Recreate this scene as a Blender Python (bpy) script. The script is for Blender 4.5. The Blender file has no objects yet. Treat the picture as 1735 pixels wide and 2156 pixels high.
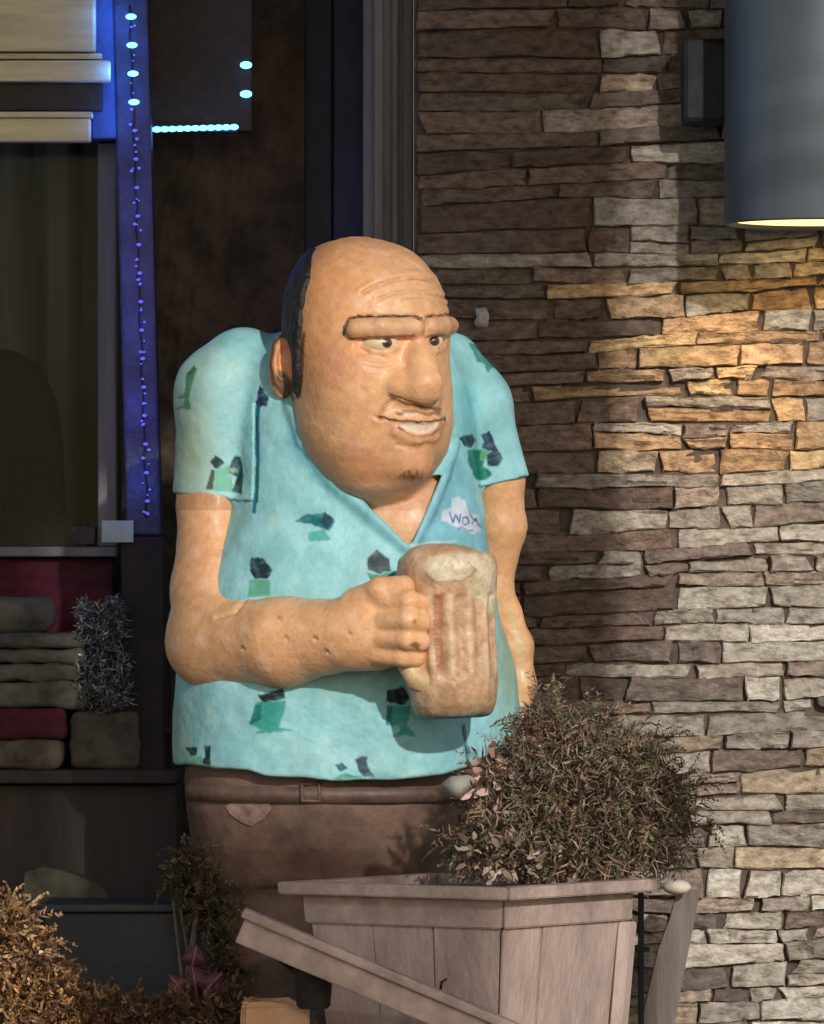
import bpy, bmesh, math, random
import numpy as np
from mathutils import Vector, Matrix

# ------------------------------------------------------------------ camera, world, sun, exposure
scn = bpy.context.scene
C = scn.collection
D, ZC, HY, S = 9.0, 0.72, 1310.0, 1500.0          # camera distance, height; horizon row and scale of the 1735x2156 layout grid
cam = bpy.data.cameras.new('camera'); camo = bpy.data.objects.new('camera', cam); C.objects.link(camo)
camo.location = (0, -D, ZC); camo.rotation_euler = (math.radians(90), 0, 0)
cam.sensor_fit = 'VERTICAL'; cam.sensor_height = 36; cam.sensor_width = 36
cam.lens = 36 * D / (2156 / S); cam.shift_y = (HY - 1078) / 2156
cam.clip_end = 500; cam.clip_start = 0.1
scn.camera = camo
KX, KZ = 0.33, 0.40                                 # sun slopes: sideways and upwards for every metre towards the viewer
sun_vec = Vector((KX, -1, KZ)).normalized()
elev = math.asin(sun_vec.z); azim = math.atan2(sun_vec.x, sun_vec.y)
world = bpy.data.worlds.new('World'); scn.world = world; world.use_nodes = True
wn = world.node_tree.nodes; wl = world.node_tree.links
sky = wn.new('ShaderNodeTexSky'); sky.sky_type = 'NISHITA'; sky.sun_disc = False
sky.sun_elevation = elev; sky.sun_rotation = azim; sky.air_density = 1.2; sky.dust_density = 1.0
wn['Background'].inputs['Strength'].default_value = 0.125
wl.new(sky.outputs[0], wn['Background'].inputs['Color'])
sd = bpy.data.lights.new('sun', 'SUN'); sd.energy = 2.45; sd.angle = math.radians(1.2); sd.color = (1.0, 0.96, 0.91)
so = bpy.data.objects.new('sun', sd); C.objects.link(so); so.rotation_euler = sun_vec.to_track_quat('Z', 'Y').to_euler()
so.location = (5, -10, 8)
scn.view_settings.view_transform = 'Standard'; scn.view_settings.look = 'None'
scn.view_settings.gamma = 1.0; scn.view_settings.exposure = 0.1; scn.view_settings.use_curve_mapping = False
scn.render.engine = 'CYCLES'
scn.cycles.use_denoising = True; scn.cycles.max_bounces = 6; scn.cycles.sample_clamp_indirect = 4

# ------------------------------------------------------------------ helpers
rng = random.Random(7); nrg = np.random.default_rng(7)
def W(px, py, y=0.0):                              # layout-grid point at depth y -> world
    k = (D + y) / D / S
    return np.array([(px - 867.5) * k, y, ZC + (HY - py) * k], dtype=np.float64)
def to_px(P):
    k = D * S / (D + P[:, 1])
    return 867.5 + P[:, 0] * k, HY - (P[:, 2] - ZC) * k
def s2l(c):
    c = np.asarray(c, float) / 255.0
    return np.where(c <= 0.04045, c / 12.92, ((c + 0.055) / 1.055) ** 2.4)
def rgb(c, a=1.0):
    l = s2l(c); return (float(l[0]), float(l[1]), float(l[2]), a)

def mat(name, col, col2=None, scale=30, rough=0.7, bump=0.0, bscale=80, metal=0.0, attr=None, objcol=False, coat=0.0, emit=None, estr=0, stretch=None, trans=None, contrast=(0.35, 0.65), spec=0.5):
    m = bpy.data.materials.new(name); m.use_nodes = True
    nt = m.node_tree; n = nt.nodes; l = nt.links; b = n['Principled BSDF']
    b.inputs['Roughness'].default_value = rough; b.inputs['Metallic'].default_value = metal
    b.inputs['Coat Weight'].default_value = coat; b.inputs['Coat Roughness'].default_value = 0.25
    b.inputs['Specular IOR Level'].default_value = spec
    tc = n.new('ShaderNodeTexCoord'); src = tc.outputs['Object']
    if stretch:
        mp = n.new('ShaderNodeMapping'); mp.inputs['Scale'].default_value = stretch; l.new(src, mp.inputs['Vector']); src = mp.outputs[0]
    base = None
    if attr:
        a = n.new('ShaderNodeAttribute'); a.attribute_name = attr; base = a.outputs['Color']
    elif objcol:
        a = n.new('ShaderNodeObjectInfo'); base = a.outputs['Color']
    if col2 is not None:
        nz = n.new('ShaderNodeTexNoise'); nz.inputs['Scale'].default_value = scale; nz.inputs['Detail'].default_value = 8; nz.inputs['Roughness'].default_value = 0.65
        l.new(src, nz.inputs['Vector'])
        r = n.new('ShaderNodeValToRGB'); r.color_ramp.elements[0].position = contrast[0]; r.color_ramp.elements[1].position = contrast[1]
        r.color_ramp.elements[0].color = rgb(col); r.color_ramp.elements[1].color = rgb(col2)
        l.new(nz.outputs['Fac'], r.inputs['Fac'])
        if base is not None:
            mx = n.new('ShaderNodeMix'); mx.data_type = 'RGBA'; mx.blend_type = 'MULTIPLY'; mx.inputs['Factor'].default_value = 1.0
            l.new(base, mx.inputs['A']); l.new(r.outputs['Color'], mx.inputs['B']); base = mx.outputs['Result']
        else: base = r.outputs['Color']
    if base is not None: l.new(base, b.inputs['Base Color'])
    else: b.inputs['Base Color'].default_value = rgb(col)
    if bump > 0:
        nb = n.new('ShaderNodeTexNoise'); nb.inputs['Scale'].default_value = bscale; nb.inputs['Detail'].default_value = 6
        l.new(src, nb.inputs['Vector'])
        bp = n.new('ShaderNodeBump'); bp.inputs['Strength'].default_value = bump; bp.inputs['Distance'].default_value = 0.004
        l.new(nb.outputs['Fac'], bp.inputs['Height']); l.new(bp.outputs[0], b.inputs['Normal'])
        rr = n.new('ShaderNodeMapRange'); rr.inputs['To Min'].default_value = max(0.05, rough - 0.12); rr.inputs['To Max'].default_value = min(1, rough + 0.12)
        l.new(nb.outputs['Fac'], rr.inputs['Value']); l.new(rr.outputs[0], b.inputs['Roughness'])
    if emit is not None:
        b.inputs['Emission Color'].default_value = rgb(emit); b.inputs['Emission Strength'].default_value = estr
    return m

def obj(name, me, m, parent=None, smooth=False):
    if isinstance(me, bmesh.types.BMesh):
        bm = me; me = bpy.data.meshes.new(name); bm.normal_update(); bm.to_mesh(me); bm.free()
    o = bpy.data.objects.new(name, me); C.objects.link(o)
    if m is not None and not me.materials: me.materials.append(m)
    if smooth: me.polygons.foreach_set('use_smooth', np.ones(len(me.polygons), dtype=bool))
    if parent is not None: o.parent = parent
    return o
def tag(o, label, cat, group=None, kind=None):
    if label: o['label'] = label
    if cat: o['category'] = cat
    if group: o['group'] = group
    if kind: o['kind'] = kind
    return o
def thing(name, label, cat, loc=(0, 0, 0), group=None, kind=None):
    o = bpy.data.objects.new(name, None); C.objects.link(o); o.empty_display_size = 0.05
    return tag(o, label, cat, group, kind)
def box(bm, x0, x1, y0, y1, z0, z1, bev=0.0, M=None):
    r = bmesh.ops.create_cube(bm, size=1.0)
    vs = r['verts']
    for v in vs:
        v.co = Vector(((x0 + x1) / 2 + v.co.x * (x1 - x0), (y0 + y1) / 2 + v.co.y * (y1 - y0), (z0 + z1) / 2 + v.co.z * (z1 - z0)))
        if M is not None: v.co = M @ v.co
    if bev > 0:
        es = list({e for v in vs for e in v.link_edges})
        bmesh.ops.bevel(bm, geom=es, offset=bev, segments=2, affect='EDGES', profile=0.6)
def boxo(name, m, parent, x0, x1, y0, y1, z0, z1, bev=0.003, M=None):
    bm = bmesh.new(); box(bm, x0, x1, y0, y1, z0, z1, bev, M); return obj(name, bm, m, parent)
def mesh_np(name, V, F, m=None, parent=None, smooth=True, col=None):
    V = np.asarray(V, np.float32); F = np.asarray(F, np.int32); nv = F.shape[1]
    me = bpy.data.meshes.new(name)
    me.vertices.add(len(V)); me.vertices.foreach_set('co', V.ravel())
    me.loops.add(F.size); me.loops.foreach_set('vertex_index', F.ravel())
    me.polygons.add(len(F)); me.polygons.foreach_set('loop_start', np.arange(0, F.size, nv, dtype=np.int32))
    me.update(calc_edges=True)
    if col is not None:
        a = me.color_attributes.new('Col', 'FLOAT_COLOR', 'POINT')
        a.data.foreach_set('color', np.c_[col, np.ones(len(col))].astype(np.float32).ravel())
    return obj(name, me, m, parent, smooth)
def tube(bm, pts, rad, seg=6):
    pts = [Vector(p) for p in pts]; rings = []
    for i, p in enumerate(pts):
        t = (pts[min(i + 1, len(pts) - 1)] - pts[max(i - 1, 0)]).normalized()
        u = t.orthogonal().normalized() if i == 0 else (u - t * u.dot(t)).normalized()
        w = t.cross(u); r = rad[i] if hasattr(rad, '__len__') else rad
        rings.append([bm.verts.new(p + (u * math.cos(a) + w * math.sin(a)) * r) for a in [2 * math.pi * k / seg for k in range(seg)]])
    for a, b in zip(rings[:-1], rings[1:]):
        for k in range(seg): bm.faces.new((a[k], a[(k + 1) % seg], b[(k + 1) % seg], b[k]))
    bm.faces.new(rings[0][::-1]); bm.faces.new(rings[-1])
def lathe(bm, prof, seg=64, a0=0.0, a1=2 * math.pi, c=(0, 0)):
    full = abs(a1 - a0 - 2 * math.pi) < 1e-6; n = seg if full else seg + 1
    rows = [[bm.verts.new((c[0] + r * math.sin(a0 + (a1 - a0) * k / seg), c[1] - r * math.cos(a0 + (a1 - a0) * k / seg), z)) for k in range(n)] for r, z in prof]
    for a, b in zip(rows[:-1], rows[1:]):
        for k in range(seg): bm.faces.new((a[k], b[k], b[(k + 1) % n], a[(k + 1) % n]))
    return rows

# ---- sculpting: signed distances, surface extraction, painting
def smin(a, b, k):
    h = np.clip(0.5 + 0.5 * (b - a) / k, 0, 1); return b + (a - b) * h - k * h * (1 - h)
def smax(a, b, k): return -smin(-a, -b, k)
def cap(P, a, b, ra, rb=None):
    rb = ra if rb is None else rb
    a = np.asarray(a, np.float32); b = np.asarray(b, np.float32); ba = b - a
    t = np.clip((P - a) @ ba / float(ba @ ba), 0, 1)
    d = P - a - t[:, None] * ba
    return np.sqrt((d * d).sum(1)) - (ra + (rb - ra) * t)
def chain(P, pts, rs, k=0.01):
    f = None
    for i in range(len(pts) - 1):
        g = cap(P, pts[i], pts[i + 1], rs[i], rs[i + 1]); f = g if f is None else smin(f, g, k)
    return f
def ell(P, c, r, R=None):
    q = P - np.asarray(c, np.float32)
    if R is not None: q = q @ np.asarray(R, np.float32)
    r = np.asarray(r, np.float32)
    a = np.sqrt(((q / r) ** 2).sum(1)) + 1e-9; b = np.sqrt(((q / r ** 2).astype(np.float64) ** 2).sum(1)) + 1e-9
    return a * (a - 1) / b
def loft(P, tab, pw=2.0):                           # rows: layout row, left px, right px, centre depth, half depth
    tab = np.asarray(tab, float); z = P[:, 2]
    yc0 = tab[:, 3]
    k = (D + yc0) / D / S
    zz = ZC + (HY - tab[:, 0]) * k; xl = (tab[:, 1] - 867.5) * k; xr = (tab[:, 2] - 867.5) * k
    o = np.argsort(zz); zz = zz[o]; xl = xl[o]; xr = xr[o]; yc = yc0[o]; d = tab[:, 4][o]
    L = np.interp(z, zz, xl); R = np.interp(z, zz, xr); Y = np.interp(z, zz, yc); Dp = np.interp(z, zz, d)
    w = (R - L) / 2
    q = (np.abs((P[:, 0] - (L + R) / 2) / w) ** pw + np.abs((P[:, 1] - Y) / Dp) ** pw) ** (1 / pw)
    f = (q - 1) * np.minimum(w, Dp)
    return np.maximum(f, np.maximum(z - zz[-1], zz[0] - z)).astype(np.float32)
def smooth_tab(tab, n=60):
    tab = np.asarray(tab, float); t = tab[:, 0]; q = np.linspace(t[0], t[-1], n); out = [q]
    for j in range(1, tab.shape[1]):                # monotone-ish smoothing of the linear profile
        v = np.interp(q, t, tab[:, j]); e = v.copy()
        for _ in range(2): e[1:-1] = 0.25 * e[:-2] + 0.5 * e[1:-1] + 0.25 * e[2:]
        out.append(e)
    return np.array(out).T
def surfnet(f, lo, hi, h):
    lo = np.asarray(lo, np.float32); hi = np.asarray(hi, np.float32); c = 4
    nc = np.ceil((hi - lo) / (h * c)).astype(int) + 1
    g = [lo[i] + (np.arange(nc[i]) * c + 1.5) * h for i in range(3)]
    X = np.stack(np.meshgrid(*g, indexing='ij'), -1).reshape(-1, 3).astype(np.float32)
    Fc = f(X).reshape(nc)
    F = np.repeat(np.repeat(np.repeat(np.where(Fc < 0, -1, 1).astype(np.float32), c, 0), c, 1), c, 2)
    act = np.argwhere(np.abs(Fc) < 1.9 * c * h)
    off = np.stack(np.meshgrid(*[np.arange(c)] * 3, indexing='ij'), -1).reshape(-1, 3)
    idx = (act[:, None, :] * c + off[None]).reshape(-1, 3)
    F[idx[:, 0], idx[:, 1], idx[:, 2]] = np.concatenate([f((lo + p * h).astype(np.float32)) for p in np.array_split(idx, max(1, len(idx) // 300000))])
    ins = F < 0
    s = sum(ins[a:ins.shape[0] - 1 + a, b:ins.shape[1] - 1 + b, d:ins.shape[2] - 1 + d].astype(np.uint8) for a in (0, 1) for b in (0, 1) for d in (0, 1))
    cells = np.argwhere((s > 0) & (s < 8)); N = len(cells)
    vid = np.full(s.shape, -1, np.int32); vid[cells[:, 0], cells[:, 1], cells[:, 2]] = np.arange(N)
    acc = np.zeros((N, 3)); cnt = np.zeros(N)
    for ax in range(3):
        o1, o2 = [i for i in range(3) if i != ax]
        for a in (0, 1):
            for b in (0, 1):
                p = cells.copy(); p[:, o1] += a; p[:, o2] += b; q = p.copy(); q[:, ax] += 1
                fa = F[p[:, 0], p[:, 1], p[:, 2]]; fb = F[q[:, 0], q[:, 1], q[:, 2]]
                m = (fa < 0) != (fb < 0); t = np.where(m, fa / np.where(m, fa - fb, 1), 0)
                w = p.astype(float); w[:, ax] += t; acc[m] += w[m]; cnt[m] += 1
    V = lo + acc / cnt[:, None] * h
    Q = []
    for ax in range(3):
        a1, a2 = (ax + 1) % 3, (ax + 2) % 3
        A = np.moveaxis(ins, ax, 0)
        df = np.argwhere(np.moveaxis(A[1:] != A[:-1], 0, ax))
        df = df[(df[:, a1] > 0) & (df[:, a2] > 0) & (df[:, a1] < s.shape[a1]) & (df[:, a2] < s.shape[a2])]
        flip = ~ins[df[:, 0], df[:, 1], df[:, 2]]
        cs = []
        for (u, v) in ((-1, -1), (0, -1), (0, 0), (-1, 0)):
            p = df.copy(); p[:, a1] += u; p[:, a2] += v; cs.append(vid[p[:, 0], p[:, 1], p[:, 2]])
        q = np.stack(cs, 1); q[flip] = q[flip][:, ::-1]; Q.append(q)
    Q = np.concatenate(Q); Q = Q[(Q >= 0).all(1)]
    return V, Q
def hit(f, px, py, y0=-0.5, n=90):                  # where the sight line through a layout point meets the form
    y = y0
    for _ in range(n):
        d = float(f(W(px, py, y)[None].astype(np.float32))[0])
        if d < 0.0004: break
        y += d * 0.8
        if y > 0.6: break
    return W(px, py, y)
def grad(f, P, e=0.002):
    P = P.astype(np.float32); g = np.zeros((len(P), 3))
    for i in range(3):
        d = np.zeros(3, np.float32); d[i] = e; g[:, i] = f(P + d) - f(P - d)
    return g / (np.linalg.norm(g, axis=1, keepdims=True) + 1e-9)
def vnoise(P, s, seed=0):
    r = np.random.default_rng(seed); a = np.zeros(len(P))
    for i in range(7):
        k = r.normal(size=3) * s; a += np.sin(P @ k + r.uniform(0, 6.28)) * r.uniform(0.5, 1)
    return a / 3.0
def poly_d(x, y, poly):                             # signed distance to a polygon in layout units (negative inside)
    p = np.asarray(poly, float); q = np.roll(p, -1, 0); d = np.full(x.shape, 1e9); w = np.zeros(x.shape, bool)
    for a, b in zip(p, q):
        e = b - a; t = np.clip(((x - a[0]) * e[0] + (y - a[1]) * e[1]) / (e @ e + 1e-9), 0, 1)
        d = np.minimum(d, np.hypot(x - a[0] - t * e[0], y - a[1] - t * e[1]))
        c = ((a[1] > y) != (b[1] > y)); w ^= c & (x < (b[0] - a[0]) * (y - a[1]) / (b[1] - a[1] + 1e-12) + a[0])
    return np.where(w, -d, d)
def line_d(x, y, pl):
    d = np.full(x.shape, 1e9); p = np.asarray(pl, float)
    for a, b in zip(p[:-1], p[1:]):
        e = b - a; t = np.clip(((x - a[0]) * e[0] + (y - a[1]) * e[1]) / (e @ e + 1e-9), 0, 1)
        d = np.minimum(d, np.hypot(x - a[0] - t * e[0], y - a[1] - t * e[1]))
    return d
class Paint:
    def __init__(s, V, N, base):
        s.x, s.y = to_px(V); s.front = N[:, 1] < 0.25
        s.jx = s.x + vnoise(V, 200, 3) * 2.0 + vnoise(V, 520, 13) * 0.9; s.jy = s.y + vnoise(V, 200, 4) * 2.0 + vnoise(V, 520, 14) * 0.9
        s.wear = np.clip(0.97 + 0.16 * vnoise(V, 210, 5) + 0.10 * vnoise(V, 420, 6), 0.6, 1)
        s.c = np.repeat(s2l(base)[None], len(V), 0)
    def blend(s, m, col, a=1.0): m = (m * a)[:, None]; s.c = s.c * (1 - m) + s2l(col) * m
    def poly(s, poly, col, a=1.0, soft=2.6): s.blend(np.clip(0.5 - poly_d(s.jx, s.jy, poly) / soft, 0, 1) * s.front * s.wear, col, a)
    def line(s, pl, col, w=3.0, a=1.0, soft=2.0): s.blend(np.clip((w - line_d(s.jx, s.jy, pl)) / soft + 0.5, 0, 1) * s.front, col, a)
    def spot(s, x, y, rx, ry, col, a=1.0): s.blend(np.exp(-(((s.x - x) / rx) ** 2 + ((s.y - y) / ry) ** 2)) * s.front, col, a)

# ------------------------------------------------------------------ materials
M = {}
M['ground'] = mat('paving', (120, 112, 102), (96, 90, 82), 6, 0.9, 0.3, 40)
M['stone'] = mat('ledge_stone', (140, 127, 118), (255, 255, 255), 46, 0.92, 1.0, 130, objcol=True, stretch=(1, 1, 1.8), contrast=(0.3, 0.66))
M['mortar'] = mat('brown_mortar', (104, 90, 78), (70, 60, 52), 40, 0.95, 0.5, 90)  # brown mortar between the stones
M['plaster'] = mat('weathered_plaster', (96, 84, 72), (70, 60, 52), 8, 0.95, 0.5, 50)
M['rough_brown'] = mat('rough_brown_render', (76, 60, 50), (34, 28, 25), 16, 0.95, 1.0, 60)
M['navy'] = mat('navy_paint', (38, 48, 88), (26, 32, 60), 10, 0.6, 0.1, 60)
M['grey_frame'] = mat('grey_frame_paint', (120, 114, 116), (92, 88, 90), 9, 0.7, 0.15, 60, stretch=(3, 3, 0.3))
M['mauve_trim'] = mat('mauve_trim_paint', (124, 106, 104), (100, 86, 84), 12, 0.75, 0.15, 60, stretch=(3, 3, 0.4))
M['cream'] = mat('cream_board_paint', (222, 206, 170), (176, 162, 132), 10, 0.7, 0.3, 50, stretch=(0.4, 1, 3))
M['unseen_boards'] = mat('dark_boards', (70, 62, 56), (52, 46, 42), 5, 0.9, 0.2, 20)

# ------------------------------------------------------------------ large structure
bm = bmesh.new(); bmesh.ops.create_grid(bm, x_segments=8, y_segments=8, size=150)
tag(obj('ground', bm, M['ground']), None, None, kind='structure')

WY = 0.55                                          # front plane of the ledgestone wall
wall = thing('stone_wall', 'rough ledgestone wall of long thin brown and grey stones behind the statue', 'wall')
boxo('mortar_bed', M['mortar'], wall, 0.0027, 1.6, WY + 0.003, WY + 0.3, 0, 2.3, 0)
def stone(x0, x1, zl0, zr0, zl1, zr1, proud, col, seed):
    r = random.Random(seed); nx = max(5, min(12, int((x1 - x0) / 0.018) + 4)); nz = 6
    y_out = WY - proud; V = []; F = []; sw = x1 - x0; sh = max(0.01, zl1 - zl0)
    tilt = r.uniform(-0.008, 0.008); tz = r.uniform(-0.005, 0.010)
    ph = [r.uniform(0, 6.28) for _ in range(8)]; cut = [max(0, r.gauss(0, 0.6)) * 0.009 for _ in range(4)]
    ue = [0, 0.0022 / sw] + [(i + r.uniform(-0.2, 0.2)) / (nx - 2) for i in range(1, nx - 2)] + [1 - 0.0022 / sw, 1]
    ve = [0, 0.0018 / sh] + [(j + r.uniform(-0.2, 0.2)) / (nz - 2) for j in range(1, nz - 2)] + [1 - 0.0018 / sh, 1]
    step = r.uniform(0.25, 0.75); stepd = r.choice([0, 0, 0.003, -0.003, 0.005])
    for j in range(nz + 1):
        v = ve[j]
        for i in range(nx + 1):
            u = ue[i]
            zb = zl0 + (zr0 - zl0) * u; zt = zl1 + (zr1 - zl1) * u
            wb = 0.0008 * math.sin(ph[0] + u * 7) + r.gauss(0, 0.0009); wt = 0.0008 * math.sin(ph[2] + u * 6) + r.gauss(0, 0.0009)
            zb += wb + 0.0006; zt += wt - 0.0006
            cx = cut[0] * (1 - u) * (1 - v) - cut[1] * u * (1 - v) + cut[2] * (1 - u) * v - cut[3] * u * v
            x = x0 + 0.0008 + (sw - 0.0016) * u + cx + 0.0010 * math.sin(ph[4] + v * 5)
            z = zb + (zt - zb) * v
            edge = i in (0, nx) or j in (0, nz)
            y = y_out + (0.0022 + 0.0022 * r.random() if edge else 0) + tilt * (u - 0.5) + tz * (v - 0.5) + r.gauss(0, 0.0016) + (stepd if u + 0.2 * math.sin(ph[5] + v * 4) > step else 0) + 0.0015 * math.sin(ph[6] + u * 9 + v * 3)
            V.append((x, y, z))
    n = nx + 1
    for j in range(nz):
        for i in range(nx): a = j * n + i; F.append((a, a + 1, a + n + 1, a + n))
    ring = [i for i in range(n)] + [j * n + nx for j in range(1, nz + 1)] + [nz * n + i for i in range(nx - 1, -1, -1)] + [j * n for j in range(nz - 1, 0, -1)]
    b0 = len(V); V += [(V[i][0], WY + 0.03, V[i][2]) for i in ring]
    L = len(ring)
    for k in range(L): F.append((ring[k], b0 + k, b0 + (k + 1) % L, ring[(k + 1) % L]))
    me = bpy.data.meshes.new('stone'); me.from_pydata(V, [], F); me.update()
    o = obj('stone', me, M['stone'], wall, smooth=False)
    me.polygons.foreach_set('use_smooth', np.arange(len(me.polygons)) >= 0); me.set_sharp_from_angle(angle=math.radians(24))
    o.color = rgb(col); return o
pal = [((186, 177, 164), 5), ((174, 164, 151), 5), ((198, 190, 177), 4), ((180, 163, 149), 3), ((156, 141, 129), 2), ((132, 118, 109), 2), ((190, 171, 147), 2), ((212, 205, 193), 1)]
pl_ = [c for c, w in pal for _ in range(w)]
lamp_warm = [(206, 172, 132), (196, 160, 122), (188, 158, 126), (214, 184, 140)]
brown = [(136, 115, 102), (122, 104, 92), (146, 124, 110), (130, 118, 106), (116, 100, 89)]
KW = (D + WY) / D / S
def wx(px): return (px - 867.5) * KW
def wz(py): return ZC + (HY - py) * KW
def jl(py, x):                                     # a joint line: slightly rising to the right and wavy
    return wz(py) + 0.026 * (x - 0.3) + 0.004 * math.sin(x * 9 + py * 0.013) + 0.0025 * math.sin(x * 23 + py * 0.05)
py = -30.0; nst = 0; sid = 0
rows = []
while py < 2190:
    h = rng.choice([28, 32, 36, 40, 46, 54]) if py > 480 else rng.choice([36, 42, 48, 56])
    rows.append((py, py + h)); py += h
for (a, b) in rows:
    x = wx(870) + 0.004
    first = True
    while x < wx(1800):
        pxx = 867.5 + x / KW
        left = pxx < 1150
        w = rng.uniform(0.14, 0.28) if left else rng.choice([rng.uniform(0.045, 0.10), rng.uniform(0.09, 0.14), rng.uniform(0.13, 0.21)])
        x1 = min(x + w, wx(1800))
        if wx(1800) - x1 < 0.05: x1 = wx(1800)
        mid = 867.5 + (x + x1) / 2 / KW; cy = (a + b) / 2
        col = rng.choice(brown if mid < 1300 and rng.random() < 0.9 else pl_)  # mostly brown up to the shadow edge, putting some shade into the colour
        if 1280 < mid and 600 < cy < 1010 and rng.random() < 0.65: col = rng.choice(lamp_warm)  # warmer stones inside the lamp patch, part of its glow put in colour
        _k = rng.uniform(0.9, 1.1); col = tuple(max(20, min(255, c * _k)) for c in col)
        pr = rng.uniform(0.004, 0.009) if left else rng.choice([0.004, 0.005, 0.006, 0.008, 0.010, 0.013])
        sid += 1
        if (b - a) > 50 and rng.random() < 0.3 and not left:       # two thin stones share a course
            m_ = a + (b - a) * rng.uniform(0.4, 0.6)
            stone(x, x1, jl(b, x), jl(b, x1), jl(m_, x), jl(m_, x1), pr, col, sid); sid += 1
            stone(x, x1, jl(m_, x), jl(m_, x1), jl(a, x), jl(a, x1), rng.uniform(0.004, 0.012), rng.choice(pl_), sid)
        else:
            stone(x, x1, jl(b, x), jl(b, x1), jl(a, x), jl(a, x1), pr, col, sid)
        x = x1
print('STONES', sid)

facade = thing('building_facade', None, None, kind='structure')
boxo('upper_wall', M['plaster'], facade, -4, 6, WY + 0.31, WY + 0.6, 2.301, 4.2, 0)
boxo('side_wall', M['plaster'], facade, 1.601, 6, WY, WY + 0.3, 0, 2.3, 0)
boxo('far_wall', M['plaster'], facade, -4, -1.0, 0.4, 0.7, 0, 2.3, 0)
boxo('back_wall', M['rough_brown'], facade, -1.0, 0.0, 1.3, 1.4, 0, 2.3, 0)
boxo('ceiling', M['unseen_boards'], facade, -1.0, 0.0, 0.93, 1.299, 2.2, 2.3, 0)

# unseen sun blockers added to shade wall, recess and planter; all above or beside the view
FY = -2.6
sun_blockers = thing('unseen_sun_blockers', None, None, kind='structure')
boxo('unseen_boards', M['unseen_boards'], sun_blockers, -4, 1.25, FY + 0.06, WY + 0.3, 3.92, 4.02, 0)  # unseen slab added to keep sky light off the left side
q = lambda x0, z0: (x0 - KX * FY, z0 - KZ * FY)    # a ray through (x0, z0) in the plane of the statue, carried to the blocker
outl = [q(-2.6, 1.14), q(-0.20, 1.14), q(-0.165, 1.29), q(0.06, 1.29), q(0.075, 1.17), q(0.185, 0.985), q(0.185, 3.0), q(-2.6, 3.0)]
bm = bmesh.new()
fr = [bm.verts.new((x, FY, z)) for x, z in outl]; bk = [bm.verts.new((x, FY + 0.05, z)) for x, z in outl]
bm.faces.new(fr); bm.faces.new(bk[::-1])
for i in range(len(fr)): j = (i + 1) % len(fr); bm.faces.new((fr[i], bk[i], bk[j], fr[j]))
bmesh.ops.recalc_face_normals(bm, faces=bm.faces); obj('cut_blocker', bm, M['unseen_boards'], sun_blockers)  # unseen board, outline cut so sun reaches the statue but not behind it
CY = -1.7; cx1 = wx(1300) + KX * (WY - CY - 0.2)
boxo('shade_column', M['plaster'], sun_blockers, 0.187 - KX * CY, cx1, CY, CY + 0.2, 0, 4.6, 0)  # unseen, added to shade the wall beside the statue
SY = -5.0; sx1 = W(1070, 2000, -0.68)[0] + KX * (-0.68 - SY)
x = sx1 - 0.245; slat_me = None; sh_ = 0.455 - KZ * (SY + 0.2)
while x < sx1 - 0.02:                              # unseen slats added to part-shade the planter, letting a little sun through
    if slat_me is None: o = boxo('slat', M['unseen_boards'], sun_blockers, 0, 0.0190, SY, SY + 0.006, 0, sh_, 0); slat_me = o.data
    else: o = obj('slat', slat_me, None, sun_blockers)
    o.location.x = x; x += 0.0245
zs = 1.24 + KZ * (WY - FY); sl_me = None; gap_ = 0.075
while zs < 3.3:                                    # unseen slats added to dim the upper right wall, closer together higher up
    if sl_me is None: o = boxo('shade_slat', M['unseen_boards'], sun_blockers, 0.9, 3.2, FY, FY + 0.012, 0, 0.026, 0); sl_me = o.data
    else: o = obj('shade_slat', sl_me, None, sun_blockers)
    o.location.z = zs; zs += gap_; gap_ = max(0.046, gap_ - 0.006)
boxo('outer_shade_column', M['plaster'], sun_blockers, 1.03, 1.298, -5.0, -4.98, 0, 4.0, 0)  # unseen, added to keep sun off the ledge and trough

# ------------------------------------------------------------------ the statue
M['skin'] = mat('painted_skin', (255, 255, 255), (240, 230, 224), 60, 0.48, 0.35, 150, attr='Col', coat=0.14, spec=0.35, contrast=(0.36, 0.6))
M['shirt'] = mat('painted_shirt', (255, 255, 255), (218, 226, 222), 22, 0.5, 0.4, 90, attr='Col', coat=0.0, spec=0.3, contrast=(0.36, 0.6))
M['hair'] = mat('painted_hair', (44, 37, 36), (26, 22, 24), 60, 0.6, 1.0, 120)
M['trousers'] = mat('painted_trousers', (122, 93, 78), (76, 58, 49), 18, 0.6, 0.5, 60, contrast=(0.3, 0.7))
M['belt'] = mat('painted_belt', (108, 84, 70), (80, 62, 53), 30, 0.55, 0.3, 80)
M['mug'] = mat('painted_mug', (255, 255, 255), (214, 202, 190), 40, 0.4, 0.6, 110, attr='Col', coat=0.08, spec=0.4, contrast=(0.36, 0.6))
M['eye'] = mat('painted_eye', (255, 255, 255), (236, 228, 214), 60, 0.3, 0.1, 100, attr='Col', coat=0.3)
M['shoe'] = mat('painted_shoe', (60, 48, 42), (44, 36, 32), 20, 0.6, 0.3, 60)

statue = thing('statue', 'painted statue of a balding man in a turquoise patterned shirt gripping a beer mug', 'statue')

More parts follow.
